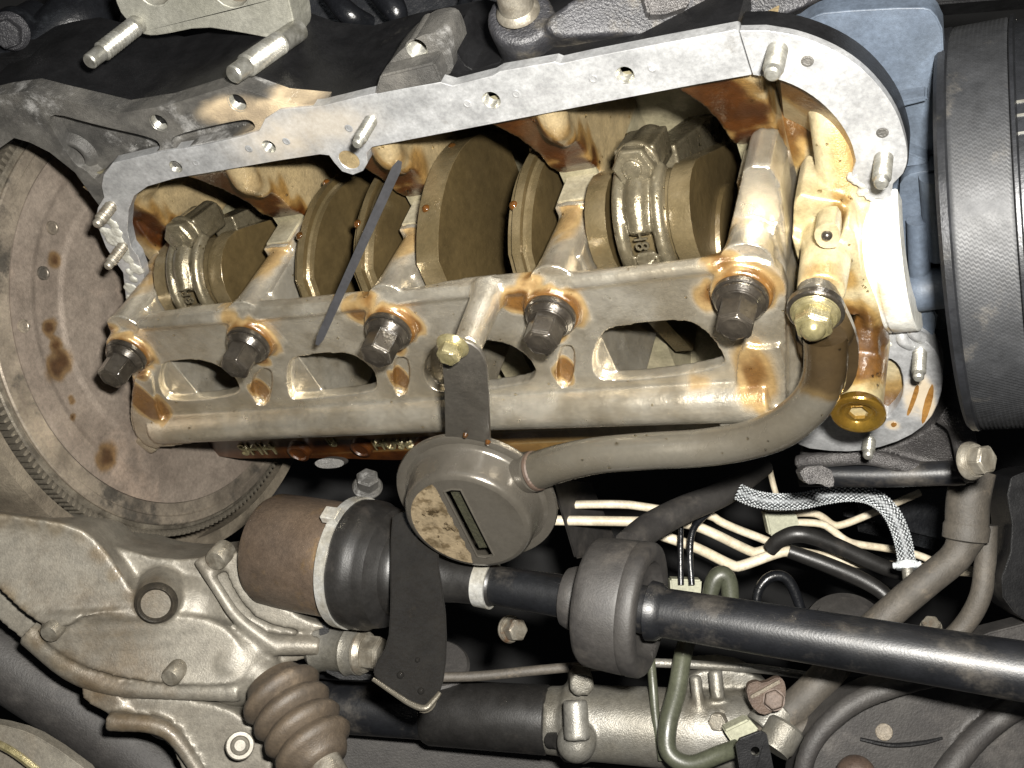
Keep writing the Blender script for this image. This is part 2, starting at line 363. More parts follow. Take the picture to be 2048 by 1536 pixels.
HOLES = [(983, 200, .0040), (1250, 150, .0038), (538, 293, .0034), (352, 333, .0034)]
rp = [at(u, v, 0) for u, v in OUT + [(1476, 62)] + INN + LFT]
ring_c = at(698, 320, 0)
mb = MB().plate(rp, (0, 0, -.007), [circ(at(u, v, 0), r * 1.05) for u, v, r in HOLES] + [circ(ring_c, .0056, 24)])
rail = mk('pan_rail', mb, MAT['rail'], blk, dens=.006, bevel=.0006, bseg=1, stain=[(at(560, 285, 0), (.04, .02, .05), .42), (at(640, 250, 0), (.05, .016, .05), .35)], label='machined bright rail with threaded holes')
for u, v, r in HOLES: threaded_hole(rail, u, v, r)
mk('drain_ring_bore', MB().lathe(ring_c, EZ, [(-.0005, .0057), (-.02, .0052), (-.0201, 0)], 24), MAT['varnish'], rail)
for u, v in ((1187, 157), (1033, 187), (935, 207), (1305, 135), (498, 297), (573, 282), (698, 256), (392, 325)):
    mk('locating_dimple', MB().lathe(at(u, v, 0), EZ, [(.0003, .0022), (.0005, .0015), (.0002, .0008), (.0002, 0)], 14), MAT['rail'], rail)
# dark bell-housing shoulder at the rear with cast pockets
DK = [(-60, 205), (0, 190), (60, 182), (110, 195), (240, 226), (330, 212), (460, 172), (500, 182), (560, 204), (645, 212), (640, 255), (350, 335), (240, 395), (205, 420), (190, 400), (150, 345), (100, 305), (60, 285), (28, 276), (0, 296), (-40, 330)]
slot = [(339, 285), (350, 269), (480, 239), (503, 240), (512, 254), (502, 264), (372, 294), (348, 297)]
tri = [(86, 220), (200, 252), (306, 275), (322, 290), (316, 305), (235, 322), (205, 345), (192, 362), (172, 340), (150, 330), (118, 282)]
zc = -.0016
sh_h = [(318, 245, .0048), (475, 205, .0048)]
mb = MB().plate([at(u, v, zc) for u, v in DK], (0, 0, -.012), [chaikin([at(u, v, zc) for u, v in slot], 2), chaikin([at(u, v, zc) for u, v in tri], 2)] + [circ(at(u, v, zc), r) for u, v, r in sh_h])
shl = mk('rear_shoulder', mb, MAT['castdark'], blk, dens=.006, bevel=.0008, bseg=1, stain=[(at(450, 225, 0), (.02, .008, .05), .8), (at(545, 228, 0), (.03, .008, .05), .9), (at(500, 250, 0), (.02, .006, .05), .8)], label='grimy dark cast shoulder beside the flywheel')
for u, v, r in sh_h: threaded_hole(shl, u, v, r, zc)
mk('pocket_floor', MB().px(DK, zc - .009, .006), MAT['castdark'], blk)
mb = MB().lathe(at(158, 300, zc - .010), EZ, [(-.002, .014), (.005, .0105), (.0065, .0095), (.0062, .0065), (-.001, .006), (-.001, 0)], 28)
mb.tube([at(95, 228, zc - .006), at(112, 262, zc - .006), at(128, 285, zc - .008)], [.003, .0045, .003], 12)
mk('pocket_boss', mb, MAT['castdark'], blk, remesh=.0007, smooth=6)
for u, v in ((500, 255), (300, 292)):
    g = MB()
    for k in range(16): g.ball(at(u, v, zc - .0085) + arr((rng.uniform(-.012, .008), rng.uniform(-.004, .003), 0)), .0007, 6)
    mk('trapped_grit', g, MAT['castdark'], blk, kind='stuff')
# outer side walls, dropping away above the rail
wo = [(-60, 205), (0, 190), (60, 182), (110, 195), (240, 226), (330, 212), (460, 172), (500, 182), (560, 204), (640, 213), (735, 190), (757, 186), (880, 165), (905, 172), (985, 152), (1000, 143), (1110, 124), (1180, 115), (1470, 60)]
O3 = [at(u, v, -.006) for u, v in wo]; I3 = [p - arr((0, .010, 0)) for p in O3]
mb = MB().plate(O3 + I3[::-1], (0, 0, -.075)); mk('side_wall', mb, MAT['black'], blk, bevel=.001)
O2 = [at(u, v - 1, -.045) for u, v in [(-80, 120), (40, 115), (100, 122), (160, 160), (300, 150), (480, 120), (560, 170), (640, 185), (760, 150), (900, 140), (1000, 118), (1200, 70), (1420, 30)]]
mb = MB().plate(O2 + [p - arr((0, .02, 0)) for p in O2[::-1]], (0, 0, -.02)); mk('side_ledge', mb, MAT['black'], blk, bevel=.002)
# mounting ear
ear = [(746, 196), (757, 160), (778, 125), (806, 96), (838, 72), (866, 65), (886, 68), (896, 84), (905, 112), (908, 140), (880, 165), (820, 178)]
ze = -.010
eh = at(834, 98, ze)
mb = MB().plate(chaikin([at(u, v, ze) for u, v in ear], 1), (0, 0, -.022), [circ(eh, .0052, 20)])
er = mk('mounting_ear', mb, MAT['castdark'], blk, bevel=.0015, label='dark cast ear with one bolt hole'); threaded_hole(er, 834, 98, .0048, ze, .02)
mb = MB().plate(chaikin([at(u, v, -.016) for u, v in [(880, 168), (900, 140), (896, 84), (908, 92), (925, 128), (950, 142), (998, 124), (1004, 128), (990, 152), (905, 174)]], 1), (0, 0, -.03)); mk('ear_web', mb, MAT['black'], blk, bevel=.001)
mb = MB().px([(748, 192), (760, 152), (868, 126), (884, 166), (800, 182)], .0006, .012); mk('ear_pad', mb, MAT['castdark'], blk, bevel=.001)
# crankcase: trough walls, bulkheads
mb = MB(); prof = []
t0, t1 = math.radians(165), math.radians(-5 + 360)
for k in range(25):
    t = t0 + (t1 - t0) * k / 24; prof.append((.112 * math.cos(t), CZ + .005 + .092 * math.sin(t)))
prof = [(-.113, -.004)] + prof + [(.119, -.006)]
inn = [arr((0, y, z)) for y, z in prof]; out = [arr((0, y * 1.07, z - (.008 if z < -.06 else 0))) for y, z in prof]
x0, x1 = -.203, .188
mb.plate([p + arr((x0, 0, 0)) for p in inn + out[::-1]], (x1 - x0, 0, 0))
mk('crankcase_wall', mb, MAT['crankwall'], blk, ang=50, stain=[((x, y, z), .03, .6) for x, y, z in ((.03, -.1, -.06), (.12, -.1, -.03), (-.07, -.1, -.05), (.1, -.05, -.13))], label='beige oily inner wall of the crankcase')
for k, bx in enumerate(BX):
    bx += .003
    mb = MB(); st = [(.121, -.0035, -.030 if k else -.004, .022), (.110, -.008, -.021 if k else -.004, .017), (.096, -.015, -.015, .0135), (.080, -.023, -.0125, .0125), (.068, -.0265, -.0115, .012), (.0585, -.0335, -.0105, .0115), (.045, -.0370, -.0105, .0115)]
    mb.loft([[(bx + xl, y, -.12), (bx + xr, y, -.12), (bx + xr, y, zt), (bx + xl, y, zt)] for y, zt, xl, xr in st])
    mk('bulkhead_wall', MB().box((bx, -.02, -.077), (.0100, .1, .045)), MAT['crankwall'], blk)
    if 0 < k < 4:
        p = (bx + .009, .103, -.0085)
        mb.tube([arr(p) + arr((.002, .014, -.003)), arr(p) + arr((0, 0, -.002)), arr(p) + arr((-.001, -.010, -.0085))], [.008, .0075, .006], 16); mb.ball(arr(p) + arr((-.001, -.0115, -.0095)), .0062)
    if k == 0:
        mb.box((bx - .010, .0, -.075), (.006, .108, .055)); mb.ball((bx + .010, .108, -.03), .016)
    mk('bulkhead', mb, MAT['varnish'], blk, remesh=.0013, smooth=7, stain=[((bx - .010, .100, -.014), (.022, .022, .02), 1), ((bx - .002, .083, -.02), (.02, .018, .02), .75), ((bx, .064, -.030), (.016, .014, .012), .95), ((bx + .010, .100, -.011), .012, .32)], label='bulkhead web varnished brown by burnt oil')
# lower rail with cast letters
mb = MB().px([(330, 880), (700, 868), (1000, 858), (1300, 850), (1570, 842), (1600, 905), (1420, 905), (1150, 915), (830, 922), (640, 916), (430, 918), (400, 893), (350, 900)], .0, .02, r=1)
lr = mk('lower_rail', mb, MAT['varnish'], blk, bevel=.0015, stain=[(at(u, 905, 0), (.045, .03, .03), .95) for u in (400, 520, 640, 760, 900)], label='oil blackened lower rail with cast lettering')
for u, v, w in ((372, 905, 22), (600, 900, 24), (725, 892, 22), (850, 890, 20)):
    mb = MB().lathe(at(u, v, .001), EZ, [(-.004, w * .00038), (.0035, w * .00034), (.0042, w * .00026), (.003, w * .00022), (.003, 0)], 22); mk('boss', mb, MAT['varnish'], lr, stain=[(at(u, v, 0), .02, .9)])
def textmesh(txt, size, depth=.0008):
    c = bpy.data.curves.new('t', 'FONT'); c.body = txt; c.size = size; c.extrude = depth; c.align_x = 'CENTER'; c.align_y = 'CENTER'; c.resolution_u = 3
    o = bpy.data.objects.new('t', c); COL.objects.link(o); bpy.context.view_layer.update()
    me = bpy.data.meshes.new_from_object(o.evaluated_get(bpy.context.evaluated_depsgraph_get())); bpy.data.objects.remove(o); bpy.data.curves.remove(c); return me
def lettering(txt, c, right, up, size, mat, parent, depth=.0008, name='cast_lettering'):
    me = textmesh(txt, size, depth); n = len(me.vertices); co = np.empty(n * 3); me.vertices.foreach_get('co', co); co = co.reshape(-1, 3)
    r, u = unit(right), unit(up); nn = np.cross(r, u)
    me.vertices.foreach_set('co', (arr(c) + co[:, :1] * r + co[:, 1:2] * u + co[:, 2:] * nn).ravel()); me.update()
    return mk(name, me, mat, parent)
for txt, u, v, s in (('SHH', 515, 899, .017), ('U', 665, 885, .012), ('HUSE', 785, 890, .013)):
    lettering(txt, at(u, v, .0006), EX, -EY * -1, s, MAT['gold'], lr)

# ================================================================ FRONT COVER / OIL PUMP
fc = thing('oil_pump_housing', 'bright aluminium oil pump housing with curved flange beside the timing cover', 'oil pump', (.2, 0, -.03))
fo_ = [(1479, 62), (1530, 61), (1600, 72), (1680, 105), (1740, 150), (1790, 215), (1812, 280), (1816, 322), (1806, 347), (1786, 368), (1783, 392), (1768, 400)]
fi_ = [(1736, 394), (1728, 374), (1700, 360), (1712, 322), (1702, 280), (1670, 230), (1620, 186), (1560, 158), (1506, 150)]
fo = [fo_[0]] + [tuple(q) for q in chaikin(fo_[1:9], 2, False)] + fo_[9:]; fi = fi_[:3] + [tuple(q) for q in chaikin(fi_[3:], 2, False)]
mb = MB().px(fo + fi, .0004, .0045)
mk('flange', mb, MAT['rail'], fc, dens=.006, bevel=.0007, bseg=1, stain=[(at(1600, 110, 0), .006, .4)], label='curved grey gasket flange')
mb = MB().px([(u - 2, v + 3) for u, v in fo[:-3]] + [(u + 3, v - 3) for u, v in fo[:-3]][::-1], -.0042, .014); mk('flange_edge', mb, MAT['black'], fc)
for u, v in ((1615, 122), (1765, 265)): mk('locating_dimple', MB().lathe(at(u, v, 0.0005), EZ, [(.0002, .0026), (.0004, .0018), (.0001, .001), (.0001, 0)], 14), MAT['castdark'], fc)
# inner pocket wall, sloping in from the flange
arcp = chaikin([(u, v) for u, v in fi_[::-1][1:-1]], 2, False); cx, cy = 1585, 400
rings = []
for s, z in ((1.02, -.003), (.93, -.010), (.84, -.018), (.74, -.032), (.62, -.05)):
    L = [at(cx + (u - cx) * s, cy + (v - cy) * s, z) for u, v in arcp]; rings.append(L)
mb = MB(); n = len(arcp); vs = [q for r in rings for q in r]
mb.add(vs, [(i * n + k, i * n + k + 1, (i + 1) * n + k + 1, (i + 1) * n + k) for i in range(len(rings) - 1) for k in range(n - 1)])
mk('pocket_wall', mb, MAT['tan'], fc, ang=60, stain=[(at(u, v, -.01), .014, .95) for u, v in ((1530, 165), (1560, 165), (1580, 172), (1610, 190), (1650, 222), (1690, 300))] + [(at(1700, 340, -.01), .008, .6)], label='brown stained pocket wall under the flange')
# pump body casting
mb = MB()
mb.box((.200, 0, -.085), (.018, .100, .045))
mb.tube([at(1660, 205, -.022), at(1680, 320, -.014), at(1694, 425, -.006)], [.010, .011, .012], 18)
mb.px([(1588, 385), (1640, 398), (1694, 404), (1694, 442), (1632, 452), (1606, 480), (1584, 470)], .006, .03, r=1)
pc = at(1642, 585, .043); mb.lathe(pc, EZ, [(-.075, .013), (-.02, .0112), (-.001, .0105), (0, .0098), (0, 0)], 24)
mb.px([(1690, 445), (1712, 470), (1722, 540), (1735, 610), (1700, 640), (1660, 600), (1672, 500)], .020, .04, r=1)
gp = at(1717, 822, .046); mb.lathe(gp, EZ, [(-.08, .0125), (-.012, .0112), (-.0005, .0112), (-.0005, 0)], 24)
mb.px([(1700, 640), (1742, 640), (1760, 690), (1755, 760), (1720, 790), (1690, 760)], .018, .05, r=1)
mb.px([(1574, 470), (1600, 480), (1596, 560), (1580, 640), (1570, 740), (1558, 860), (1576, 860), (1600, 760), (1660, 700)], .012, .04, r=1)
mb.tube([at(1720, 400, -.004), at(1712, 480, .006), at(1738, 600, .016), at(1755, 680, .006)], .006, 14)
mk('pump_body', mb, MAT['tan'], fc, remesh=.0011, smooth=6, stain=[(at(1725, 700, .02), .02, .9), (at(1720, 770, .03), .014, .6), (at(1705, 640, .02), .014, .7), (at(1690, 430, .0), (.006, .02, .02), .6), (at(1580, 770, .01), .02, .5), (at(1680, 560, .02), .01, .4), (at(1640, 550, .04), .012, .3), (at(1690, 300, -.01), (.01, .03, .02), .35), (at(1600, 480, .0), .008, .4), (at(1560, 620, .0), .015, .5), (at(1740, 600, .01), .008, .8), (at(1560, 220, -.05), .022, 1.), (at(1570, 270, -.05), .016, .9)], label='tan oiled pump casting')  # last two spots are the cavity's shade, painted through the stain colour
pad = MB().px([(1627, 472), (1633, 456), (1648, 448), (1676, 447), (1681, 494), (1652, 499), (1636, 492)], .030, .012, r=1); mk('gold_pad', pad, MAT['tan'], fc, bevel=.0006)
mk('relief_ball', MB().ball(at(1654, 471, .0305), .0024, 18), MAT['darkbolt'], fc)
# front crank seal saddle
mb = MB()
mb.lathe((0, CY, CZ), EX, [(.2155, .036), (.2155, .0475), (.2175, .0497), (.2205, .0500), (.2210, .0492), (.2222, .0500), (.2330, .0500), (.2336, .0492), (.2336, .036)], 40, (math.radians(30), math.radians(150)), EY)
mk('seal_saddle', mb, MAT['bright'], fc, ang=30, stain=[((.218, -.035, .004), (.006, .02, .012), .8), ((.222, .0, .02), (.003, .02, .006), .3)], label='bright half round seal saddle')
mb = MB()
for u, v, r in [(1702, 358, .003), (1712, 364, .0035), (1724, 372, .003), (1733, 382, .0025), (1722, 388, .003), (1738, 396, .0026), (1712, 352, .002), (1745, 402, .002), (1770, 668, .003), (1760, 664, .002), (1775, 690, .0035), (1768, 705, .003), (1762, 694, .0028)]:
    mb.lathe(at(u, v, .0004), EZ, [(-.003, r * .75), (-.0003, r * .7), (.0002, r * .4), (.0002, 0)], 7, ref=unit((math.cos(u), math.sin(u), 0)))
mk('old_sealant', mb, MAT['sealant'], fc, remesh=.0006, smooth=2, kind='stuff')
# lower lobe of the flange
lo = [(1758, 676), (1785, 664), (1815, 664), (1850, 680), (1876, 708), (1887, 745), (1882, 795), (1858, 845), (1812, 878), (1745, 900), (1680, 905), (1598, 895), (1592, 872), (1650, 840), (1700, 800), (1745, 730)]
pk = [(1766, 716), (1788, 720), (1804, 742), (1808, 782), (1796, 814), (1768, 842), (1758, 800), (1756, 740)]
lo = [tuple(q) for q in chaikin(lo, 1)]
mb = MB().plate([at(u, v, 0) for u, v in lo], (0, 0, -.012), [chaikin([at(u, v, 0) for u, v in pk], 1)])
mk('lower_flange', mb, MAT['rail'], fc, dens=.005, bevel=.0008, bseg=1, stain=[(at(1850, 800, 0), (.006, .02, .02), .9), (at(1820, 800, 0), (.004, .014, .02), .8), (at(1785, 850, 0), .004, .8)], label='lower lobe of the grey flange with brown runs')
mk('pocket_floor', MB().px(pk, -.008, .004), MAT['tan'], fc, stain=[(at(1785, 820, 0), .02, .8)])
for L in ([(1832, 768), (1822, 800), (1812, 830), (1818, 832), (1830, 806), (1840, 775)], [(1862, 768), (1846, 810), (1842, 850), (1852, 842), (1866, 800), (1868, 772)], [(1780, 848), (1790, 844), (1795, 850), (1786, 856)]):
    mk('oil_run', MB().px(L, .0003, .0006, r=1), MAT['run'], fc)
for u, v in ((1810, 690), (1832, 676)): mk('half_round_rib', MB().tube([at(u - 8, v - 28, -.002), at(u - 4, v - 10, 0), at(u + 12, v, -.002)], .003, 12), MAT['rail'], fc)

# ================================================================ CRANKSHAFT
crk = thing('crankshaft', 'oily dark steel crankshaft lying in the crankcase', 'crankshaft', (0, CY, CZ))
def hull(P):
    P = sorted(set((round(float(a), 6), round(float(b), 6)) for a, b in P))
    def half(Q):
        h = []
        for p in Q:
            while len(h) > 1 and (h[-1][0] - h[-2][0]) * (p[1] - h[-2][1]) - (h[-1][1] - h[-2][1]) * (p[0] - h[-2][0]) <= 0: h.pop()
            h.append(p)
        return h
    a = half(P); b = half(P[::-1]); return a[:-1] + b[:-1]
PA = math.radians(28); PR = .047
for k, xc in enumerate(BAY):
    pa = PA if k in (0, 3) else PA + math.pi
    py, pz = CY + PR * math.cos(pa), CZ + PR * math.sin(pa)
    for side in (-1, 1):
        ca = pa + math.pi; P = []
        for i in range(25):
            t = ca + math.radians((-78 if k in (1, 2) else -28) + (124 if k in (1, 2) else 106) * i / 24); r = {(1, -1): .0715, (1, 1): .075, (2, -1): .0795, (2, 1): .071}.get((k, side), .072)
            if 48 < math.degrees(t) % 360 < 180: r = .064
            P.append((CY + r * math.cos(t), CZ + r * math.sin(t)))
        for i in range(20): P.append((py + .0265 * math.cos(i * math.pi / 10), pz + .0265 * math.sin(i * math.pi / 10)))
        H = hull(P); xa = xc + side * .0212 - .0078 + {(1, -1): .008, (1, 1): .007, (2, -1): .002, (2, 1): .006}.get((k, side), 0)
        tw = .0132 if k in (1, 2) else .0105; xa += 0 if side < 0 or k in (1, 2) else -.0005
        mb = MB().plate([(xa, y, z) for y, z in H], (tw, 0, 0))
        web = mk('counterweight', mb, MAT['crank'], crk, bevel=.0058 if k in (1, 2) else .0035, bseg=5, ang=28)
        web.data.materials.append(MAT['crank_shaded'])
        for p_ in web.data.polygons: p_.material_index = 1 if abs(p_.normal.x) > .93 else 0  # flat cheeks take the shaded tone, rims keep the lit one
        mb = MB().lathe((xa + (tw if side > 0 else 0), CY, CZ), EX * side, [(-.002, .034), (.0022, .033), (.003, .030), (.003, 0)], 36); mk('journal_shoulder', mb, MAT['crank_shaded'], web)
        if k in (1, 2):
            r0 = {(1, -1): .0715, (1, 1): .075, (2, -1): .0795, (2, 1): .071}[(k, side)]
            for ang_ in (-14, 22):
                t = math.radians(ang_); mk('oil_drop', MB().ball((xa + .004, CY + (r0 - .0012) * math.cos(t), CZ + (r0 - .0012) * math.sin(t)), .0026, 14), MAT['oil'], web)
    mk('crank_pin', MB().lathe((xc, py, pz), EX, [(-.014, .024), (.014, .024)], 32), MAT['crank'], crk)
for bx in BX: mk('main_journal', MB().lathe((bx, CY, CZ), EX, [(-.015, .026), (.015, .026)], 32), MAT['crank'], crk)

# connecting rods with caps facing the viewer (cylinders one and four), far ends of the others are out of sight
def make_rod(xc, label):
    r = thing('connecting_rod', label, 'connecting rod', (xc, .042, -.008), 'connecting rod caps on the crankshaft')
    c = arr((xc, .0425, -.0085)); nn = unit((0, .25, .97)); pp = np.cross(EX, nn) * -1; pp = unit((0, .97, -.25)); H = .0128
    mb = MB(); mb.lathe(c - EX * H, EX, [(0, .025), (0, .0305), (H * 2, .0305), (H * 2, .025)], 36, (math.atan2(nn @ EZ, nn @ EY) - 1.62, math.atan2(nn @ EZ, nn @ EY) + 1.62), EY)
    arc0 = math.atan2(nn[2], nn[1])
    L = [c + (EY * math.cos(arc0 + t) + EZ * math.sin(arc0 + t)) * .0315 for t in np.linspace(-1.25, 1.25, 15)]
    mb.tube([p - EX * .0095 for p in L], .0032, 10, n=1); mb.tube([p + EX * .0095 for p in L], .0032, 10, n=1)
    for s in (1, -1):
        q = c + pp * s * .0335
        mb.box(q + nn * .000, (.0100, .0075, .0125), (EX, pp, nn)); mb.lathe(q + nn * .004, nn, [(-.02, .0085), (.007, .0088), (.0085, .0088), (.0085, 0)], 24)
        mb.tube([q + nn * .004, c + nn * .024 + pp * s * .02, c + nn * .0315 + pp * s * .006], [.0065, .0062, .005], 14)
    mb.plate([c - nn * .02 + pp * .028 + EX * -.009, c - nn * .02 - pp * .028 + EX * -.009, c - nn * .11 - pp * .012 + EX * -.009, c - nn * .11 + pp * .012 + EX * -.009], EX * .018)
    cap = mk('rod_cap', mb, MAT['rod'], r, remesh=.0008, smooth=5)
    for s in (1, -1):
        q = c + pp * s * .0335 + nn * .012
        nb = MB().lathe(q, nn, [(.0012, .0104), (.0072, .0104), (.0082, .0090), (.0082, 0)], 6, ref=unit(pp * .8 + EX * .6))
        nb.lathe(q, nn, [(-.001, .0108), (.0014, .0108), (.0020, .0100), (.0020, 0)], 24)
        nt = mk('nut', nb, MAT['rod'], r, bevel=.0004, bseg=1)
        mk('bolt_end', MB().lathe(q, nn, [(.004, .0056), (.0084, .0056), (.0086, .0048), (.0096, .0046), (.0100, .0038), (.0100, 0)], 20), MAT['rod'], nt)
    lettering('H8', c + nn * .0332 + pp * .004 + EX * .0, pp * -1, EX, .0095, MAT['rod'], cap, .0005)
    return r
make_rod(BAY[0], 'oily connecting rod cap with one nut beside the flywheel')
make_rod(BAY[3], 'oily connecting rod cap with hex nut and cast mark beside the pump')

# ================================================================ MAIN BEARING GIRDLE
gd = thing('bearing_girdle', 'cast aluminium main bearing girdle with four windows and oil stained bolt pads', 'bearing girdle', (0, 0, .03))
ZF = .042
gout = [(262, 700), (272, 655), (292, 640), (430, 622), (510, 618), (600, 612), (700, 600), (760, 600), (830, 592), (900, 577), (960, 570), (1040, 562), (1130, 562), (1220, 555), (1320, 545), (1400, 534), (1450, 520), (1530, 522), (1574, 560), (1570, 640), (1574, 720), (1570, 800), (1556, 852), (1500, 852), (1450, 838), (1300, 843), (1000, 853), (700, 868), (400, 884), (318, 898), (288, 892), (266, 866), (258, 830), (266, 780), (262, 740)]
win = [[(330, 723), (403, 718), (454, 740), (477, 764), (478, 792), (342, 805), (323, 788), (316, 764), (321, 737)],
       [(578, 727), (591, 713), (689, 704), (720, 718), (747, 740), (754, 768), (747, 785), (600, 799), (585, 800), (576, 785), (574, 750)],
       [(849, 723), (867, 696), (887, 686), (955, 681), (1010, 685), (1051, 709), (1072, 737), (1068, 754), (1051, 768), (890, 787), (863, 778), (848, 754)],
       [(1184, 723), (1195, 682), (1215, 656), (1297, 646), (1375, 640), (1410, 661), (1433, 688), (1450, 720), (1447, 732), (1348, 752), (1210, 763), (1190, 750)]]
tong = [[(500, 770), (512, 745), (535, 735), (545, 750), (541, 790), (530, 812), (515, 812), (505, 795)],
        [(786, 720), (805, 712), (818, 722), (818, 765), (808, 790), (796, 795), (786, 775)],
        [(1118, 700), (1135, 688), (1150, 698), (1147, 750), (1135, 775), (1122, 778), (1112, 755)]]
mb = MB(); g3 = lambda L: chaikin([at(u, v, ZF) for u, v in L], 2)
mb.plate(chaikin([at(u, v, ZF) for u, v in gout], 1), (0, 0, -.0075), [g3(w) for w in win] + [g3(t) for t in tong])
for t in tong: mb.px(t, ZF - .0045, .005)
for t in tong:
    c = np.mean(t, 0); mb.px([(c[0] + (u - c[0]) * 1.5, c[1] + (v - c[1]) * 1.3) for u, v in t], ZF - .0042, .0045)
# gallery tube along the lower edge
def gy(u, v, z): return at(u, v, z)
mb.tube([at(318, 852, .040), at(900, 822, .041), at(1545, 795, .043)], .0118, 24, n=1)
mb.tube([at(285, 860, .034), at(320, 885, .034)], .010, 16, n=1)
mb.box(at(1510, 820, .036), (.016, .013, .012))
for bx in BX:
    xx = bx + .0045
    mb.box((xx, -.0, .002), (.0095, .050, .034))
    mb.box((xx, .033, -.022), (.0098, .0235, .0135))
    mb.lathe((xx, .0472, 0), EZ, [(-.010, .0085), (.012, .0098), (.026, .0104), (.034, .0112), (.040, .0125), (.040, 0)], 24)
    mb.box((xx + .006, .040, -.004), (.006, .012, .03))
    mb.lathe((bx, BY, .030), EZ, [(0, .0150), (.0155, .0143), (.0168, .0135), (.0168, 0)], 28)
# stiffening lip along the upper edge of the rail, bracket boss
mb.tube([at(282, 647, ZF - .002), at(600, 620, ZF - .002), at(900, 584, ZF - .002), at(1100, 568, ZF - .002), at(1440, 528, ZF - .002)], .0042, 12, n=3)
mb.px([(262, 755), (300, 745), (308, 800), (330, 870), (322, 900), (290, 892), (264, 862)], ZF + .004, .02, r=1)
mb.px([(1478, 690), (1520, 700), (1572, 690), (1572, 850), (1500, 852), (1470, 780)], ZF + .003, .02, r=1)
mb.px([(1440, 560), (1450, 500), (1478, 380), (1488, 330), (1556, 335), (1574, 480), (1574, 600), (1500, 600)], .020, .028, r=1)
bb = at(978, 592, .046); bt = arr((bb[0] - .002, bb[1] - .002, .079)); bq = bt - EZ * .040
mb.lathe(bq, EZ, [(0, .010), (.010, .0080), (.0395, .0070), (.040, .0066), (.040, 0)], 24)
sp = []
for bx in BX: sp += [((bx + .002, BY, .047), (.0155, .0155, .010), 1.), ((bx - .006, .050, .038), (.010, .008, .010), .55), ((bx - .006, BY - .018, .044), (.007, .007, .01), .6), ((bx + .0045, .056, -.002), (.012, .006, .030), .42)]
sp += [(at(*np.mean(t, 0), .037), (.0058, .0105, .008), 1.) for t in tong]
sp += [(at(295, 790, .04), (.012, .022, .02), 1), (at(1510, 750, .045), (.013, .022, .02), .55), (at(1505, 830, .045), .008, .9), (at(1430, 590, .042), .011, .6), (at(1050, 600, .042), (.014, .010, .01), .75), (at(715, 625, .042), .010, .55), (at(1400, 760, .04), .012, .3), (at(1480, 500, .02), .016, .45)]
mk('ladder_frame', mb, MAT['gird'], gd, remesh=.0010, smooth=4, stain=sp, label='cast ladder of rails, ribs and windows')
for k in range(1, 5):                       # machined step pads on the cap flanks
    xx = BX[k] + .0045
    mb = MB().box((xx - .001, .0566, -.0235), (.0080, .0008, .0115)); mk('machined_pad', mb, MAT['cast'], gd, bevel=.0006)
    mb = MB().tube([(xx - .0085, .0555, -.0105), (xx - .003, .0572, -.0095), (xx + .003, .0570, -.0090), (xx + .0085, .0552, -.0105)], .0011, 8); mk('oil_bead', mb, MAT['gird'], gd)
mb = MB().lathe(at(1508, 822, ZF + .0035), EZ, [(-.002, .0062), (.0002, .006), (.0006, .005), (-.0006, .0042), (-.0006, 0)], 20); mk('oil_pocket', mb, MAT['varnish'], gd)

# main bearing bolts
def hexhead(mb, o, ax, rf, rh, h, wash=.0022, ang=0.):
    u, w, a = frame(ax); ref = u * math.cos(ang) + w * math.sin(ang)
    mb.lathe(o, ax, [(0, rf), (wash * .6, rf), (wash, rf * .93), (wash * 1.6, rh * 1.08), (wash * 1.6, 0)], 30)
    mb.lathe(o, ax, [(wash, rh), (h - .0012, rh), (h, rh * .86), (h, 0)], 6, ref=ref)
    return mb
def main_bolt(bx, label, i):
    t = thing('bearing_bolt', label, 'bolt', (bx, BY, .047), 'main bearing bolts along the girdle'); o = arr((bx, BY, .0468))
    mk('washer', MB().lathe(o, EZ, [(0, .0126), (.0022, .0126), (.0028, .0118), (.0028, 0)], 32), MAT['darkbolt'], t)
    hd = mk('head', hexhead(MB(), o + EZ * .0026, EZ, .0116, .0090, .0178, .0028, ang=.35 + i * .47), MAT['darkbolt'], t, bevel=.0005, bseg=2)
    mk('head_recess', MB().lathe(o + EZ * .0204, EZ, [(-.0004, .0070), (.00025, .0060), (.0001, .0050), (.0002, .0036), (.0003, .0022), (.0003, 0)], 20), MAT['darkbolt'], hd)
for i, (bx, lb) in enumerate(zip(BX, ('black oily hex bolt at the girdle end over the flywheel', 'black oily hex bolt second along from the flywheel end', 'black oily hex bolt under the loose grey strip, middle of five', 'black oily hex bolt between the bracket boss and the largest window', 'black oily hex bolt on the girdle end beside the pickup pipe'))): main_bolt(bx, lb, i)

# ================================================================ OIL PICKUP
pk_t = thing('oil_pickup', 'grey steel oil pickup pipe with round strainer hanging below the girdle', 'oil pickup', (.1, -.03, .08))
fz = .0445
fl = [(1590, 590), (1604, 572), (1632, 566), (1664, 576), (1684, 610), (1708, 660), (1718, 700), (1716, 745), (1700, 780), (1680, 790), (1640, 770), (1600, 720), (1588, 660)]
mk('mounting_flange', MB().px(fl, fz + .003, .0045, r=1), MAT['pickup'], pk_t, bevel=.0007, stain=[(at(1680, 700, fz), .03, .9)], label='brown oily mounting flange of the pipe')
path = [(1650, 672, .049), (1652, 715, .052), (1645, 765, .056), (1615, 815, .060), (1560, 857, .064), (1490, 882, .066), (1400, 896, .068), (1300, 902, .070), (1200, 910, .072), (1130, 924, .074), (1070, 942, .075)]
pts = [at(*p) for p in path]
pipe = mk('pipe', MB().tube(pts, [.0098] * 5 + [.0094] * 4 + [.0098, .0102], 28, n=6), MAT['pickup'], pk_t, ang=60, stain=[(at(1655, 690, .05), .024, 1), (at(1650, 740, .055), .014, .6)], label='bent grey steel suction pipe')
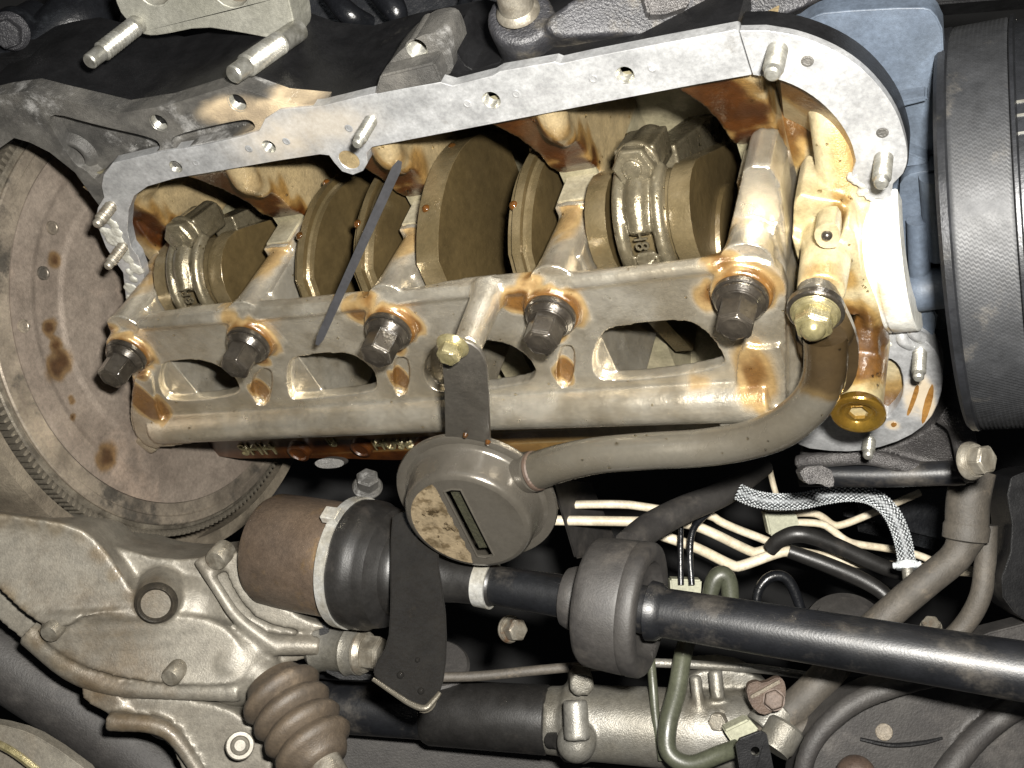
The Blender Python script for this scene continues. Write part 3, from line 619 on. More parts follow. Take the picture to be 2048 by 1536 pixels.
mk('weld_ring', MB().lathe(pts[0] + EZ * -.002, EZ, [(0, .0125), (.002, .0118), (.0035, .0104), (.0035, 0)], 28), MAT['pickup'], pk_t, stain=[(pts[0], .02, .9)])
# strainer: rim, body, stepped bowl facing the floor
sc_ = at(953, 993, .078); SA = unit(EZ * .86 + unit(CE - at(953, 993, .078)) * .20); RS = .0455
mk('strainer_back', MB().lathe(sc_, SA, [(-.014, 0), (-.014, .026), (-.012, .030), (-.004, .0335), (-.001, .0345), (-.001, 0)], 56), MAT['bowl'], pk_t, ang=40)
mk('strainer_rim', MB().lathe(sc_, SA, [(-.0012, .030), (-.0012, RS), (.0006, RS + .0006), (.0022, RS), (.0026, RS - .002), (.0018, RS - .005), (.0016, .03)], 72), MAT['bowl'], pk_t, ang=50)
bowl_prof = [(.0016, .0415), (.0026, .0390), (.0040, .0376), (.0160, .0362), (.0190, .0352), (.0202, .0338), (.0207, .0320)]
bo = sc_ + SA * 0
mb = MB().lathe(bo, SA, bowl_prof, 64); mb.f = [f for f in mb.f if len(f) < 60]
slu = at(1000, 1140, .097) - at(908, 1000, .097); slu = unit(slu - SA * (slu @ SA))
slw = np.cross(SA, slu); fc_ = bo + SA * .0207
bc = fc_ + slw * .0015
sl = [bc + slu * a + slw * b for a, b in ((-.0245, -.0050), (.0255, -.0050), (.0265, .0), (.0255, .0050), (-.0245, .0050), (-.0255, .0))]
nr_ = 9; ringv = []
mb.plate(circ(fc_, .0320, 64, slu, slw), SA * -.0012, [sl])
bw = mk('strainer_bowl', mb, MAT['bowl'], pk_t, ang=40, label='pressed bowl with a long slot')
mk('slot_lip', MB().tube([p + SA * .0002 for p in sl + sl[:1]], .0006, 8, n=1), MAT['bowl'], bw)
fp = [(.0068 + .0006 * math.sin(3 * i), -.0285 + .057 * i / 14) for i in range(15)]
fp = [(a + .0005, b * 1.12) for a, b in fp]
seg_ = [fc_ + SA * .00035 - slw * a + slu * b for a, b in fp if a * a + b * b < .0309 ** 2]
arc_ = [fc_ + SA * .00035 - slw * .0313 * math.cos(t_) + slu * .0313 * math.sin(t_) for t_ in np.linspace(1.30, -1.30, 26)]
mk('oil_film_sheen', MB().plate(seg_ + arc_, SA * -.0003), MAT['film'], bw, label='mottled oil film on half of the bowl with its bright reflection painted in')  # wet oil; the tan mottling is a painted reflection
gz = MB()
for i in range(52): q = bc + slu * (-.0235 + .00092 * i) - SA * .005; gz.box(q, (.00022, .0048, .0003), (slu, slw, SA))
for i in range(11): q = bc + slw * (-.0045 + .0009 * i) - SA * .0054; gz.box(q, (.0245, .00022, .0003), (slu, slw, SA))
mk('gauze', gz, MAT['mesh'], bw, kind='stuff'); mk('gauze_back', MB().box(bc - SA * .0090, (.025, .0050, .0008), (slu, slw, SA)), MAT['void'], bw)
mk('pipe_neck', MB().tube([sc_ + unit(pts[-1] - sc_) * .022 - SA * .004, sc_ + unit(pts[-1] - sc_) * .034 - SA * .003, pts[-1]], [.0125, .0115, .0108], 24), MAT['bowl'], pk_t)
mk('braze_ring', MB().lathe(pts[-1], pts[-1] - pts[-2], [(-.0022, .0100), (-.0012, .0108), (.0004, .0109), (.001, .0100)], 28), MAT['rust'], pk_t)
# strap from the bracket boss
s0 = [(885, 672, .0795), (938, 684, .0795), (965, 705, .080), (976, 745, .080), (980, 890, .073), (982, 925, .068), (892, 925, .068), (890, 880, .073), (888, 740, .080), (872, 700, .080)]
mk('strap', MB().plate(chaikin([at(*q) for q in s0], 1), (0, 0, -.0022)), MAT['strap'], pk_t, bevel=.0004, bseg=1, label='dark flat steel support strap')
for u, v in ((930, 872), (975, 886)): mk('oil_drop', MB().lathe(at(u, v, .0755), EZ, [(-.001, .0016), (.0008, .0010), (.0012, 0)], 12), MAT['oil'], pk_t)
t = thing('bracket_bolt', 'small yellow flanged bolt holding the dark strap on its boss', 'bolt', bt); o = at(906, 690, .0805)
hd = mk('head', hexhead(MB(), o, EZ, .0080, .0058, .0090, .0020, ang=.5), MAT['gold'], t, bevel=.0004); mk('head_recess', MB().lathe(o + EZ * .0090, EZ, [(-.0003, .0046), (.0002, .0036), (.0001, .0028), (.0003, .0014), (.0003, 0)], 18), MAT['gold'], hd)
t = thing('flange_nut', 'yellow zinc nut with rounded stud end above the pickup pipe', 'nut', pc); o = at(1632, 616, fz + .0035)
mk('washer', MB().lathe(o - EZ * .0003, EZ, [(0, .0125), (.0028, .0125), (.0034, .0118), (.0034, 0)], 30), MAT['darkbolt'], t)
mk('nut_body', hexhead(MB(), o + EZ * .003, EZ, .0108, .0086, .0105, .0022, ang=.52), MAT['gold'], t, bevel=.0005)
mk('stud_end', MB().lathe(o + EZ * .013, EZ, [(0, .0058), (.001, .0056), (.0035, .0042), (.0048, .002), (.005, 0)], 22), MAT['gold'], t)
# relief valve plug
t = thing('relief_plug', 'gold screw plug with hexagon socket below the pickup flange', 'plug', gp); o = gp
pr_ = MB().lathe(o, EZ, [(-.002, .0118), (0, .0125), (.0022, .0128), (.0030, .0122), (.0034, .0104), (.0028, .0082), (.0010, .0066), (.0010, .0046)], 44)
pr_.f = [f for f in pr_.f if len(f) < 40]
mk('plug_head', pr_, MAT['brass'], t, ang=40)
hb = MB().lathe(o, EZ, [(.0009, .0056), (.0014, .0052), (.0014, .0046), (-.0034, .0042), (-.0035, 0)], 6); hb.f = [f for f in hb.f if len(f) < 6]; mk('hex_socket', hb, MAT['brass'], t)

# ================================================================ STUDS
def stud_mb(o, ax, r, L, plain=.0):
    mb = MB(); pr = []
    if plain: pr += [(-.002, r * .92), (plain, r * .92)]
    else: pr += [(-.002, r * .9)]
    pr += thread_prof(r, plain + .0006, L - .004, .0020, .0010) + [(L - .0036, r * .78), (L - .0010, r * .76), (L, r * .55), (L, 0)]
    return mb.lathe(o, ax, pr, 22)
proto = None
S = [(744, 238, 'thin threaded stud by the drain ring on the bright rail', .0033, .021), (1556, 96, 'thick threaded stud in the curved flange beside the rail seam', .0043, .020), (1768, 312, 'threaded stud at the flange corner above the white seal saddle', .0040, .020), (1840, 702, 'threaded stud with brown oil run on the lower flange lobe', .0035, .019),
     (224, 410, 'rusty tipped stud in the flaking rail end beside the flywheel', .0037, .018), (248, 490, 'dull stud below the rusty tipped one beside the flywheel', .0034, .020), (1739, 878, 'short pale stud under the gold screw plug', .0036, .013)]
for u, v, lb, r, L in S:
    o = at(u, v, 0); mb = stud_mb(o, EZ, r, L)
    mk('threaded_stud', mb, MAT['oldsteel' if u in (224, 248) else 'steel'], None, lb, 'stud', 'sump studs around the crankcase opening', ang=28)
# flaking sealant on the rear rail end
mb = MB()
for u, v in [(212, 440), (226, 450), (205, 462), (218, 470), (232, 465), (222, 482), (236, 480), (244, 500), (240, 512), (255, 520), (258, 545), (266, 560), (262, 580), (272, 540), (262, 600)]:
    r = rng.uniform(.003, .006); mb.lathe(at(u, v, .0006), EZ, [(-.003, r), (-.0002, r), (.0003, r * .5), (.0003, 0)], 6, ref=unit((math.cos(u * 3.), math.sin(u * 3.), 0)))
mk('sealant_flakes', mb, MAT['sealant'], blk, remesh=.0007, smooth=2, kind='stuff')

# ================================================================ LOOSE STRIP
a0 = at(800, 322, .004); a1 = at(634, 690, .060); dv = unit(a1 - a0); vw = unit(CE - (a0 + a1) / 2); sd = unit(np.cross(dv, vw))
mb = MB(); n = 24; R1 = []
for i in range(n + 1):
    t_ = i / n; p = a0 + (a1 - a0) * t_ + vw * .006 * math.sin(math.pi * t_); w = .0024 - .0004 * t_
    if i in (0, n): w *= .45
    R1.append([p + sd * w + vw * .0006, p - sd * w + vw * .0006, p - sd * w - vw * .0006, p + sd * w - vw * .0006])
mb.loft(R1)
mk('plastic_strip', mb, MAT['tie'], None, 'thin grey plastic strip hanging loose across the crankshaft', 'strip')

# ================================================================ UPPER SURROUNDINGS
def turn(p0, p1, prof, seg=40, mb=None):
    """body of revolution from p0 to p1 (engine frame); prof = (fraction, half height in photo pixels)"""
    p0, p1 = arr(p0), arr(p1); L = np.linalg.norm(p1 - p0); ax = (p1 - p0) / L
    dep = lambda p: -(RC @ (p - CE))[2]
    return (mb or MB()).lathe(p0, ax, [(t * L, h * dep(p0 + (p1 - p0) * t) / FPX) for t, h in prof], seg)
def pxtube(L, seg=14, n=6, mb=None): return (mb or MB()).tube([Pd(u, v, d) for u, v, d, w in L], [w * .5 * d / FPX for u, v, d, w in L], seg, n)

# silver mount bracket with two studs
zb_ = -.052
bf = [(222, -30), (236, 20), (252, 40), (278, 64), (292, 72), (321, 71), (403, 54), (470, 64), (547, 79), (578, 92), (592, 84), (588, 45), (570, -30)]
hl = [[(280, -12), (290, 4), (312, 13), (332, 8), (340, -14)], [(428, -14), (440, 6), (468, 17), (490, 10), (498, -14)]]
br = thing('mount_bracket', 'pale silver cast mount bracket carrying two long studs', 'bracket', at(420, 40, zb_))
mb = MB().plate(chaikin([at(u, v, zb_) for u, v in bf], 1), (0, 0, -.022), [chaikin([at(u, v, zb_) for u, v in h], 1) for h in hl]); mk('bracket_plate', mb, MAT['sil'], br, bevel=.0016, bseg=3)
for h in hl: mk('dark_recess', MB().px(h, zb_ - .006, .004), MAT['gboxdark'], br)
for (a, b, w, lb) in (((296, 32, .605), (178, 124, .572), 40, 'long bright stud on the bracket arm beside black hoses'), ((588, 66, .572), (466, 150, .536), 45, 'long bright stud on the bracket end above the cast ear')):
    p0, p1 = Pd(*a), Pd(*b); L = np.linalg.norm(p1 - p0); r = w * .5 * .585 / FPX
    pr = [(-.004, r * .97), (L * .24, r * .97), (L * .26, r)] + thread_prof(r, L * .27, L * .80, .0023, .0011) + [(L * .82, r * .80), (L * .985, r * .78), (L, r * .66), (L, 0)]
    mk('bracket_stud', MB().lathe(p0, p1 - p0, pr, 28), MAT['steel'], None, lb, 'stud', 'studs of the silver mount bracket', ang=28)

# black parts at the top
t = thing('black_hose_joint', 'glossy black hose joint in the shade beside the silver bracket', 'hose', Pd(100, 60, .66))
mk('hose_body', pxtube([(190, -40, .70, 120), (165, 30, .68, 130), (110, 75, .67, 110), (60, 110, .66, 70)], 24), MAT['gloss'], t)
mk('hose_collar', turn(Pd(-20, 95, .64), Pd(75, 45, .68), [(0, 42), (.15, 46), (.3, 40), (.35, 52), (.6, 52), (.65, 44), (1, 44), (1, 0)], 28), MAT['gloss'], t)
mk('hex_nut', hexhead(MB(), Pd(22, 62, .63), unit(Pd(0, 80, .6) - Pd(60, 40, .64)), .011, .0085, .010), MAT['mount'], t, bevel=.0005)
mk('grey_tab', MB().pxd([(32, 137), (50, 118), (75, 97), (84, 102), (95, 117), (70, 128)], .004, d=.66), MAT['alu'], t, bevel=.0006)
t = thing('black_cover', 'glossy black moulded cover with ribs behind the mounting ear', 'cover', Pd(800, 80, .68))
mb = MB().pxd([(560, -40), (1010, -40), (1005, 60), (985, 130), (930, 150), (880, 120), (820, 160), (700, 195), (620, 190), (570, 120)], .02, r=1, d=.70); mk('cover_shell', mb, MAT['gloss'], t, bevel=.004, bseg=3)
for L in ([(620, 60, .66, 30), (690, 100, .655, 34), (770, 120, .66, 22)], [(660, -10, .66, 40), (700, 30, .65, 46), (740, 45, .66, 30)], [(935, -20, .66, 26), (925, 60, .65, 26), (935, 130, .65, 26)], [(640, 110, .65, 40), (690, 150, .645, 36), (735, 160, .65, 26)], [(760, -20, .67, 60), (790, 20, .66, 50), (800, 50, .665, 30)], [(975, 20, .66, 16), (950, 110, .65, 16)], [(640, 165, .645, 34), (672, 172, .645, 34), (700, 176, .645, 30)]):
    mk('rib', pxtube(L, 12), MAT['gloss'], t)
mb = MB().pxd([(345, 130), (400, 85), (450, 82), (470, 110), (500, 150), (430, 160)], .02, r=1, d=.68); mk('smooth_boss', mb, MAT['cover'], t, bevel=.005, bseg=3)
t = thing('mount_casting', 'dark cast engine mount arm with round boss above the bright rail', 'engine mount', Pd(1200, 40, .5))
mb = turn(Pd(1040, 30, .490), Pd(1058, 98, .515), [(0, 0), (0, 60), (.05, 68), (.2, 68), (.6, 62), (1.4, 54), (1.5, 50), (1.5, 0)], 36)
mb.pxd([(1085, 50), (1110, 20), (1180, -20), (1720, -40), (1600, 18), (1500, 50), (1440, 70), (1370, 88), (1320, 84), (1260, 66), (1180, 70), (1110, 74)], .02, r=1, d=.482)
mk('stop_lug', MB().pxd([(1283, -20), (1297, 28), (1330, 27), (1378, 10), (1386, -20)], .012, d=.474), MAT['cast_black'], t, bevel=.001)
mk('mount_arm', mb, MAT['mount'], t, remesh=.0016, smooth=6)
mk('mount_bolt', turn(Pd(1014, -50, .470), Pd(1036, 22, .488), [(0, 34), (.85, 36), (.95, 44), (1.02, 45), (1.02, 0)], 26), MAT['oldsteel'], t)
mk('black_shield', MB().pxd([(1470, 75), (1600, 50), (1640, 22), (1720, 14), (1850, 10), (2100, -10), (2100, -60), (1500, -60)], .02, d=.53), MAT['black'], None, 'flat black shield above the slate timing cover', 'shield', bevel=.002)

# ================================================================ TIMING COVER
tc = thing('timing_cover', 'slate grey plastic timing cover behind the curved flange', 'cover', at(1850, 300, -.03))
mk('cover_panel', MB().px([(1500, 78), (1585, 62), (1625, 34), (1655, 24), (1840, 14), (1868, 22), (1890, 70), (1905, 660), (1850, 660), (1790, 560), (1760, 300)], -.030, .012, r=1), MAT['cover'], tc, bevel=.003, bseg=3)
mk('raised_panel', MB().px([(1796, 374), (1812, 350), (1850, 342), (1900, 338), (1905, 640), (1850, 648), (1822, 600), (1806, 480)], -.018, .014, r=1), MAT['cover'], tc, bevel=.003, bseg=3)
for a in ([(1795, 203), (1852, 193), (1856, 202), (1800, 216)], [(1808, 302), (1856, 322), (1852, 330), (1806, 336)]): mk('fin', MB().px(a, -.022, .01), MAT['cover'], tc, bevel=.0008)
mk('ridge', MB().tube([at(1836, 440, -.014), at(1840, 560, -.010)], .0052, 16, n=1), MAT['cover'], tc); mk('ridge', MB().tube([at(1868, 350, -.016), at(1880, 510, -.014)], .0065, 16, n=1), MAT['cover'], tc)
mk('sensor_boss', MB().tube([at(1808, 588, -.010), at(1845, 580, -.008), at(1905, 572, -.008)], [.0098, .0102, .0102], 28), MAT['cover'], tc); mk('plug_tab', MB().px([(1828, 618), (1878, 618), (1866, 680), (1852, 684), (1838, 660)], -.008, .006, r=1), MAT['cover'], tc, bevel=.001)
mk('cover_seam', MB().tube([at(1776, 398, -.003), at(1792, 480, -.002), at(1806, 560, -.001), at(1826, 640, -.001)], .0022, 10), MAT['pulley'], tc)

# ================================================================ CRANK PULLEY
pl = thing('crank_pulley', 'large black crank pulley with knurled band and belt grooves', 'pulley', (.29, 0, -.02)); PO = arr((0, 0, -.022)); XP, RP = .2535, .0925
def ring(prof, seg=128):
    return MB().lathe(PO, EX, prof, seg)
mk('inner_rim', ring([(XP, .04), (XP, RP - .008), (XP + .0005, RP - .0015), (XP + .002, RP), (XP + .0048, RP + .0002), (XP + .0056, RP - .001), (XP + .0056, .07)]), MAT['pulley'], pl, ang=25)
NS, NA = 620, 26; vs = []; fs = []
for i in range(NA + 1):
    for k in range(NS):
        a = 2 * math.pi * (k + .5 * (i % 2)) / NS; edge = i in (0, NA)
        r = RP - .001 + (0 if edge else (.0008 if (k + (i // 2)) % 2 else 0) )
        vs.append(PO + EX * (XP + .0056 + .0228 * i / NA) + (EY * math.cos(a) + EZ * math.sin(a)) * r)
for i in range(NA):
    for k in range(NS):
        a, b, c, d = i * NS + k, i * NS + (k + 1) % NS, (i + 1) * NS + (k + 1) % NS, (i + 1) * NS + k
        fs.append((a, b, c, d))
mb = MB().add(vs, fs); mk('knurled_band', mb, MAT['knurl'], pl, ang=180)
mk('outer_rim', ring([(XP + x_, RP + r_) for x_, r_ in ((.0284, -.0015), (.0292, .0008), (.0305, .0008), (.0312, -.001), (.0312, -.0022), (.039, -.0022), (.0404, -.0035), (.0408, -.010), (.043, -.012))]), MAT['pulley'], pl, ang=25)
pr = [(XP + .043, RP - .012)]
for i in range(7): x = XP + .044 + .0062 * i; pr += [(x, RP - .012), (x + .0012, RP - .007), (x + .0026, RP - .0065), (x + .0038, RP - .012)]
pr += [(XP + .09, RP - .002), (XP + .094, RP - .002), (XP + .094, .03)]
mk('belt_grooves', ring(pr), MAT['pulley'], pl, ang=25)
for a in (-38, 27, 22, 18, 98):
    t_ = math.radians(a); q = PO + EX * (XP + .035) + (EY * math.cos(t_) + EZ * math.sin(t_)) * (RP - .0022)
    mk('timing_mark', MB().box(q, (.0040, .0004, .0006), (EX, unit(-EY * math.sin(t_) + EZ * math.cos(t_)), unit(EY * math.cos(t_) + EZ * math.sin(t_)))), MAT['steel'], pl)

# ================================================================ LOWER RIGHT CASTING
lb_ = thing('accessory_bracket', 'dark sparkling cast bracket below the flange lobe', 'bracket', at(1850, 900, -.02))
mb = MB().px([(1590, 925), (1640, 912), (1740, 905), (1800, 892), (1860, 858), (1890, 822), (1915, 828), (1935, 850), (1940, 955), (1900, 965), (1850, 950), (1780, 930), (1700, 925), (1660, 950), (1610, 960)], -.018, .03, r=1)
mb.tube([at(1885, 825, -.012), at(1915, 845, -.008), at(1930, 890, -.006), at(1938, 950, -.008)], .0065, 14)
mb.tube([at(1595, 925, -.012), at(1660, 918, -.010), at(1740, 915, -.010), at(1820, 935, -.010), at(1900, 955, -.010), at(1935, 950, -.010)], .0048, 14)
mk('cast_arm', mb, MAT['cast_black'], lb_, remesh=.0014, smooth=4)
mk('cross_tube', pxtube([(1600, 948, .66, 50), (1760, 950, .64, 50), (1930, 945, .62, 50)], 24), MAT['axle'], lb_)
mk('foot', MB().pxd([(1596, 935), (1660, 930), (1672, 972), (1655, 975), (1640, 966), (1612, 970)], .01, r=1, d=.575), MAT['cast_black'], lb_, bevel=.001)
t = thing('bracket_cap_bolt', 'dull silver hex bolt at the end of the dark casting', 'bolt', Pd(1960, 920, .53)); ax = unit(Pd(1985, 918, .535) - Pd(1935, 922, .548))
mk('head', hexhead(MB(), Pd(1938, 922, .545), ax, .0095, .0074, .0115, .003, ang=.2), MAT['oldsteel'], t, bevel=.0005)

# ================================================================ FLYWHEEL
fw = thing('flywheel', 'large brown steel flywheel with toothed ring gear', 'flywheel', (-.262, -.015, -.05)); FO = arr((-.262, -.015, -.05))
pr = [(-.02, .1500), (-.001, .1500), (0, .1490), (0, .1440), (-.0012, .1432), (-.0012, .1350)]
mk('turned_rim', MB().lathe(FO, EX, pr + [(-.006, .1345)], 160, ref=EY), MAT['flyring'], fw, ang=25, label='bright turned rim of the flywheel')
pr = [(-.006, .1350), (-.0004, .1348), (-.0004, .1300)] + [(-.0004 - .0008 * (i % 2), .1295 - .0022 * i // 1) for i in range(0)]
rr = list(np.linspace(.1300, .02, 60)); hh = [(-.0004 - (.0011 if .118 > r > .1155 or .0985 > r > .0965 else 0) - (.0012 if .1155 >= r > .0985 else 0)) for r in rr]
mb = MB().lathe(FO, EX, [(-.006, .1350), (-.0006, .1345)] + list(zip(hh, rr)), 200, ref=EY)
spt = [(122, 728, .011), (115, 690, .006), (103, 655, .006), (215, 915, .011), (112, 520, .007), (146, 800, .003), (150, 835, .003)]
mk('disc_face', mb, MAT['flyw'], fw, ang=40, stain=[(at(u, v, FO[0], 0), (.02, r * .9, r * 1.2), .55) for u, v, r in spt], label='brown stained disc face with oil drips')
for u, v in ((106, 455), (88, 546), (48, 652), (70, 250)): mk('balance_dimple', MB().lathe(at(u, v, FO[0], 0), EX, [(-.001, .0044), (.0003, .0042), (.0004, .0030), (.0001, .0026), (.0001, 0)], 22), MAT['flyring'], fw)
rg = mk('ring_gear', MB().lathe(FO, EX, [(-.016, .149), (-.016, .1535), (-.004, .1535), (-.003, .1525), (-.003, .149)], 200, ref=EY), MAT['gear'], fw)
NT = 204; tp = None
for k in range(NT):
    a = 2 * math.pi * k / NT
    if tp is None:
        mb = MB(); w0, w1 = .0017, .0008
        prof = [(-w0, .1532), (w0, .1532), (w1, .1578), (-w1, .1578)]
        mb.plate([FO + EX * -.0165 + EY * r + EZ * s for s, r in prof], EX * .0125); tp = mk('tooth', mb, MAT['gear'], rg); continue
    c = tp.copy(); COL.objects.link(c); c.rotation_euler = (a, 0, 0)

# ================================================================ GEARBOX
gb = thing('gearbox', 'dirty cast aluminium gearbox housing below the flywheel', 'gearbox', Pd(300, 1250, .68))
mb = MB().lathe(FO, EX, [(-.045, .163), (-.045, .178), (-.012, .176), (-.004, .172), (-.004, .163)], 90, (math.radians(20), math.radians(215)), EY)
mk('bell_rim', mb, MAT['gboxdark'], gb, ang=30, label='grimy bell housing rim around the teeth')
mb = MB(); D = .69
mb.pxd([(-60, 960), (0, 965), (60, 1010), (140, 1050), (220, 1092), (330, 1122), (440, 1112), (480, 1100), (500, 1150), (520, 1210), (600, 1242), (655, 1262), (640, 1312), (560, 1330), (540, 1352), (490, 1402), (340, 1420), (240, 1400), (160, 1372), (80, 1312), (0, 1242), (-60, 1200)], .07, r=1, d=D)
mb.pxd([(-60, 1020, D - .02), (60, 1036, D - .022), (150, 1052, D - .02), (198, 1085, D - .016), (250, 1160, D - .018), (292, 1228, D - .018), (175, 1226, D - .026), (120, 1262, D - .026), (60, 1240, D - .024), (0, 1180, D - .02), (-60, 1130, D - .02)], .06, r=1)
mb.pxd([(60, 1250, D - .022), (170, 1232, D - .022), (300, 1236, D - .020), (400, 1230, D - .016), (470, 1265, D - .016), (500, 1340, D - .018), (470, 1372, D - .022), (340, 1372, D - .022), (200, 1350, D - .020), (110, 1305, D - .018)], .05, r=1)
pxtube([(60, 1262, D - .008, 60), (150, 1335, D - .008, 60), (230, 1372, D - .012, 40), (340, 1382, D - .014, 34), (480, 1384, D - .014, 40)], 18, mb=mb)
for u, v, d, r in ((390, 1215, D + .012, 82), (480, 1320, D + .008, 92), (520, 1350, D - .004, 46), (432, 1124, D - .004, 24)): mb.ball(Pd(u, v, d), r * D / FPX, 24)
mb.lathe(Pd(312, 1207, D - .024), unit(unit(CE - Pd(312, 1207, D)) * .7 + EZ * .3), [(-.03, .017), (0, .0125), (.001, .0115), (.001, 0)], 30)
pxtube([(398, 1118, D - .006, 26), (440, 1185, D - .010, 24), (480, 1240, D - .010, 26), (560, 1300, D - .008, 34)], 14, mb=mb)
pxtube([(440, 1270, D - .004, 50), (540, 1288, D - .006, 44), (640, 1292, D - .006, 38)], 14, mb=mb)
mb.pxd([(440, 1110), (490, 1100), (520, 1180), (600, 1235), (660, 1254), (620, 1266), (520, 1246), (470, 1190)], .03, r=1, d=D - .006)
mk('housing', mb, MAT['gbox'], gb, remesh=.0016, smooth=4, stain=[(Pd(u, v, D - .02), r, k * .3) for u, v, r, k in ((0, 1025, .022, .8), (60, 1035, .016, .8), (110, 1045, .014, .8), (160, 1075, .012, .7), (195, 1110, .010, .9), (225, 1150, .009, .85), (255, 1195, .009, .8), (10, 1200, .014, .9), (40, 1235, .014, .9), (70, 1275, .014, .9), (120, 1320, .014, .8), (180, 1365, .014, .8), (250, 1250, .008, .4), (280, 1345, .012, .5), (500, 1395, .012, .6), (440, 1150, .008, .6), (470, 1268, .010, .6), (330, 1395, .012, .5), (540, 1310, .01, .4), (0, 980, .03, 1))], label='ribbed gearbox casting caked with old oil')
q = Pd(312, 1207, D - .024); ax = unit(unit(CE - Pd(312, 1207, D)) * .7 + EZ * .3); q = q + ax * .0006
mk('drain_bore', MB().lathe(q, ax, [(-.002, .0128), (.0022, .0112), (.0030, .0104), (.0024, .0096), (.0006, .0088), (-.001, .0080), (-.001, .004)], 32), MAT['hole'], gb, ang=40)
mk('bright_thread', MB().lathe(q + ax * .0004, ax, [(-.0016, .0052), (-.0004, .0042), (-.0009, .0036), (-.0005, .0030), (-.0009, .0022), (-.0005, .0014), (-.0005, 0)], 24), MAT['steel'], gb)
for u, v, d, s in ((100, 1266, D - .027, 1.), (342, 1354, D - .025, 1.), (432, 1120, D - .014, 1.15)):
    q = Pd(u, v, d); ax = unit(unit(CE - q) * .5 + EZ * .5 - EX * .2); mk('bolt_head', MB().lathe(q - ax * .012, ax, [(0, .0062 * s), (.012, .0060 * s), (.0135, .0052 * s), (.0138, 0)], 22), MAT['oldsteel'], gb)
mb = MB().pxd([(210, 1400), (300, 1392), (400, 1400), (490, 1430), (540, 1500), (560, 1600), (390, 1600), (330, 1470), (240, 1450)], .05, r=1, d=D - .012)
mb.ball(Pd(340, 1425, D + .004), .017, 18); mb.pxd([(160, 1372), (225, 1365), (260, 1430), (230, 1440), (165, 1400)], .04, d=D - .014)
pxtube([(215, 1442, D - .02, 40), (330, 1458, D - .02, 36), (400, 1545, D - .02, 30)], 12, mb=mb)
mk('lower_housing', mb, MAT['gbox'], gb, remesh=.0019, smooth=6, stain=[(Pd(u, v, D - .02), .016, .25) for u, v in ((250, 1440), (330, 1465), (200, 1390), (290, 1445))])
q = Pd(480, 1491, D - .028); mk('socket_bolt', MB().lathe(q, unit(CE - q), [(-.01, .0085), (0, .0085), (.001, .0078), (.001, .0058), (-.001, .0050), (.0006, .0032), (.0006, 0)], 26), MAT['gbox'], gb)

# chassis pieces at the lower edge
xm = mk('crossmember', pxtube([(-60, 1270, .76, 150), (60, 1350, .76, 150), (180, 1430, .76, 150), (380, 1580, .76, 150)], 20), MAT['sheet'], None, 'dusty black crossmember tube under the gearbox', 'crossmember')
sg = mk('sump_guard', MB().pxd([(-60, 1440), (30, 1455), (90, 1480), (200, 1560), (200, 1640), (-60, 1640)], .01, r=1, d=.64), MAT['gbox'], None, 'tan metal guard sheet in the corner under the crossmember', 'guard', bevel=.002)
mk('guard_lip', pxtube([(-60, 1470, .63, 16), (20, 1500, .63, 16), (110, 1570, .63, 16)], 10), MAT['gold'], sg, 'brass coloured rolled lip')

# ================================================================ DRIVE SHAFT
A, B, E_ = Pd(545, 1098, .70), Pd(1245, 1212, .61), Pd(2250, 1380, .512)
dsh = thing('drive_shaft', 'black drive shaft with brown joint cup, rubber boot and dust coloured damper', 'drive shaft', B)
def on(u):                                    # point on the shaft axis that shows at picture column u
    lo_, hi_ = -.5, 2.5
    for _ in range(50):
        m_ = (lo_ + hi_) / 2; p = A + (B - A) * m_; c = RC @ (p - CE)
        if 1024 + FPX * c[0] / -c[2] < u: lo_ = m_
        else: hi_ = m_
    return A + (B - A) * lo_
axd = unit(B - A)
def rev(L, seg=56):
    dep = lambda p: -(RC @ (p - CE))[2]; p0 = on(L[0][0])
    return MB().lathe(p0, axd, [(float((on(u) - p0) @ axd), h * dep(on(u)) / FPX) for u, h in L], seg)
mk('joint_cup', rev([(540, 0), (540, 104), (552, 112), (600, 114), (660, 115), (702, 116), (712, 112), (712, 0)]), MAT['cup'], dsh, ang=40, label='brown stained steel joint cup')
bt_ = mk('boot', rev([(690, 110), (700, 126), (735, 130), (752, 129), (760, 122), (768, 122), (784, 118), (794, 100), (800, 92), (812, 92), (824, 86), (832, 72), (838, 66), (850, 66), (866, 58), (890, 50), (920, 46), (950, 44), (985, 44), (990, 40), (990, 0)]), MAT['boot'], dsh, ang=40, label='black ribbed rubber boot')
cl_ = mk('large_clamp', rev([(700, 126), (700, 131), (718, 132), (718, 128)]), MAT['band'], bt_, label='bright steel band clamp'); q = on(706)
uu = unit(unit(CE - q) - axd * (unit(CE - q) @ axd)); ww = np.cross(axd, uu); cd = uu * math.cos(.62) + ww * math.sin(.62); cd2 = uu * math.cos(.62) - ww * math.sin(.62)
for c_ in (cd, cd2):
    if (RC @ c_)[1] > 0: mk('clamp_ear', MB().box(q + c_ * (.0425), (.0052, .0045, .0026), (axd, np.cross(axd, c_), c_)), MAT['band'], cl_, bevel=.0005)
mk('small_clamp', rev([(958, 43), (958, 48), (985, 49), (985, 44)]), MAT['band'], bt_)
mk('shaft', rev([(960, 38), (1000, 39), (1100, 42), (1250, 47), (1330, 49), (1500, 52), (1800, 56), (2150, 62), (2150, 0)], 48), MAT['axle'], dsh, ang=60, label='black painted tubular shaft')
mk('shaft_collar', rev([(1300, 49), (1300, 60), (1318, 58), (1326, 52), (1330, 49)]), MAT['axle'], dsh)
mk('damper_neck', rev([(1132, 40), (1134, 58), (1146, 63), (1168, 64), (1176, 58), (1182, 57), (1190, 60), (1210, 60)]), MAT['rubber'], dsh, ang=40)
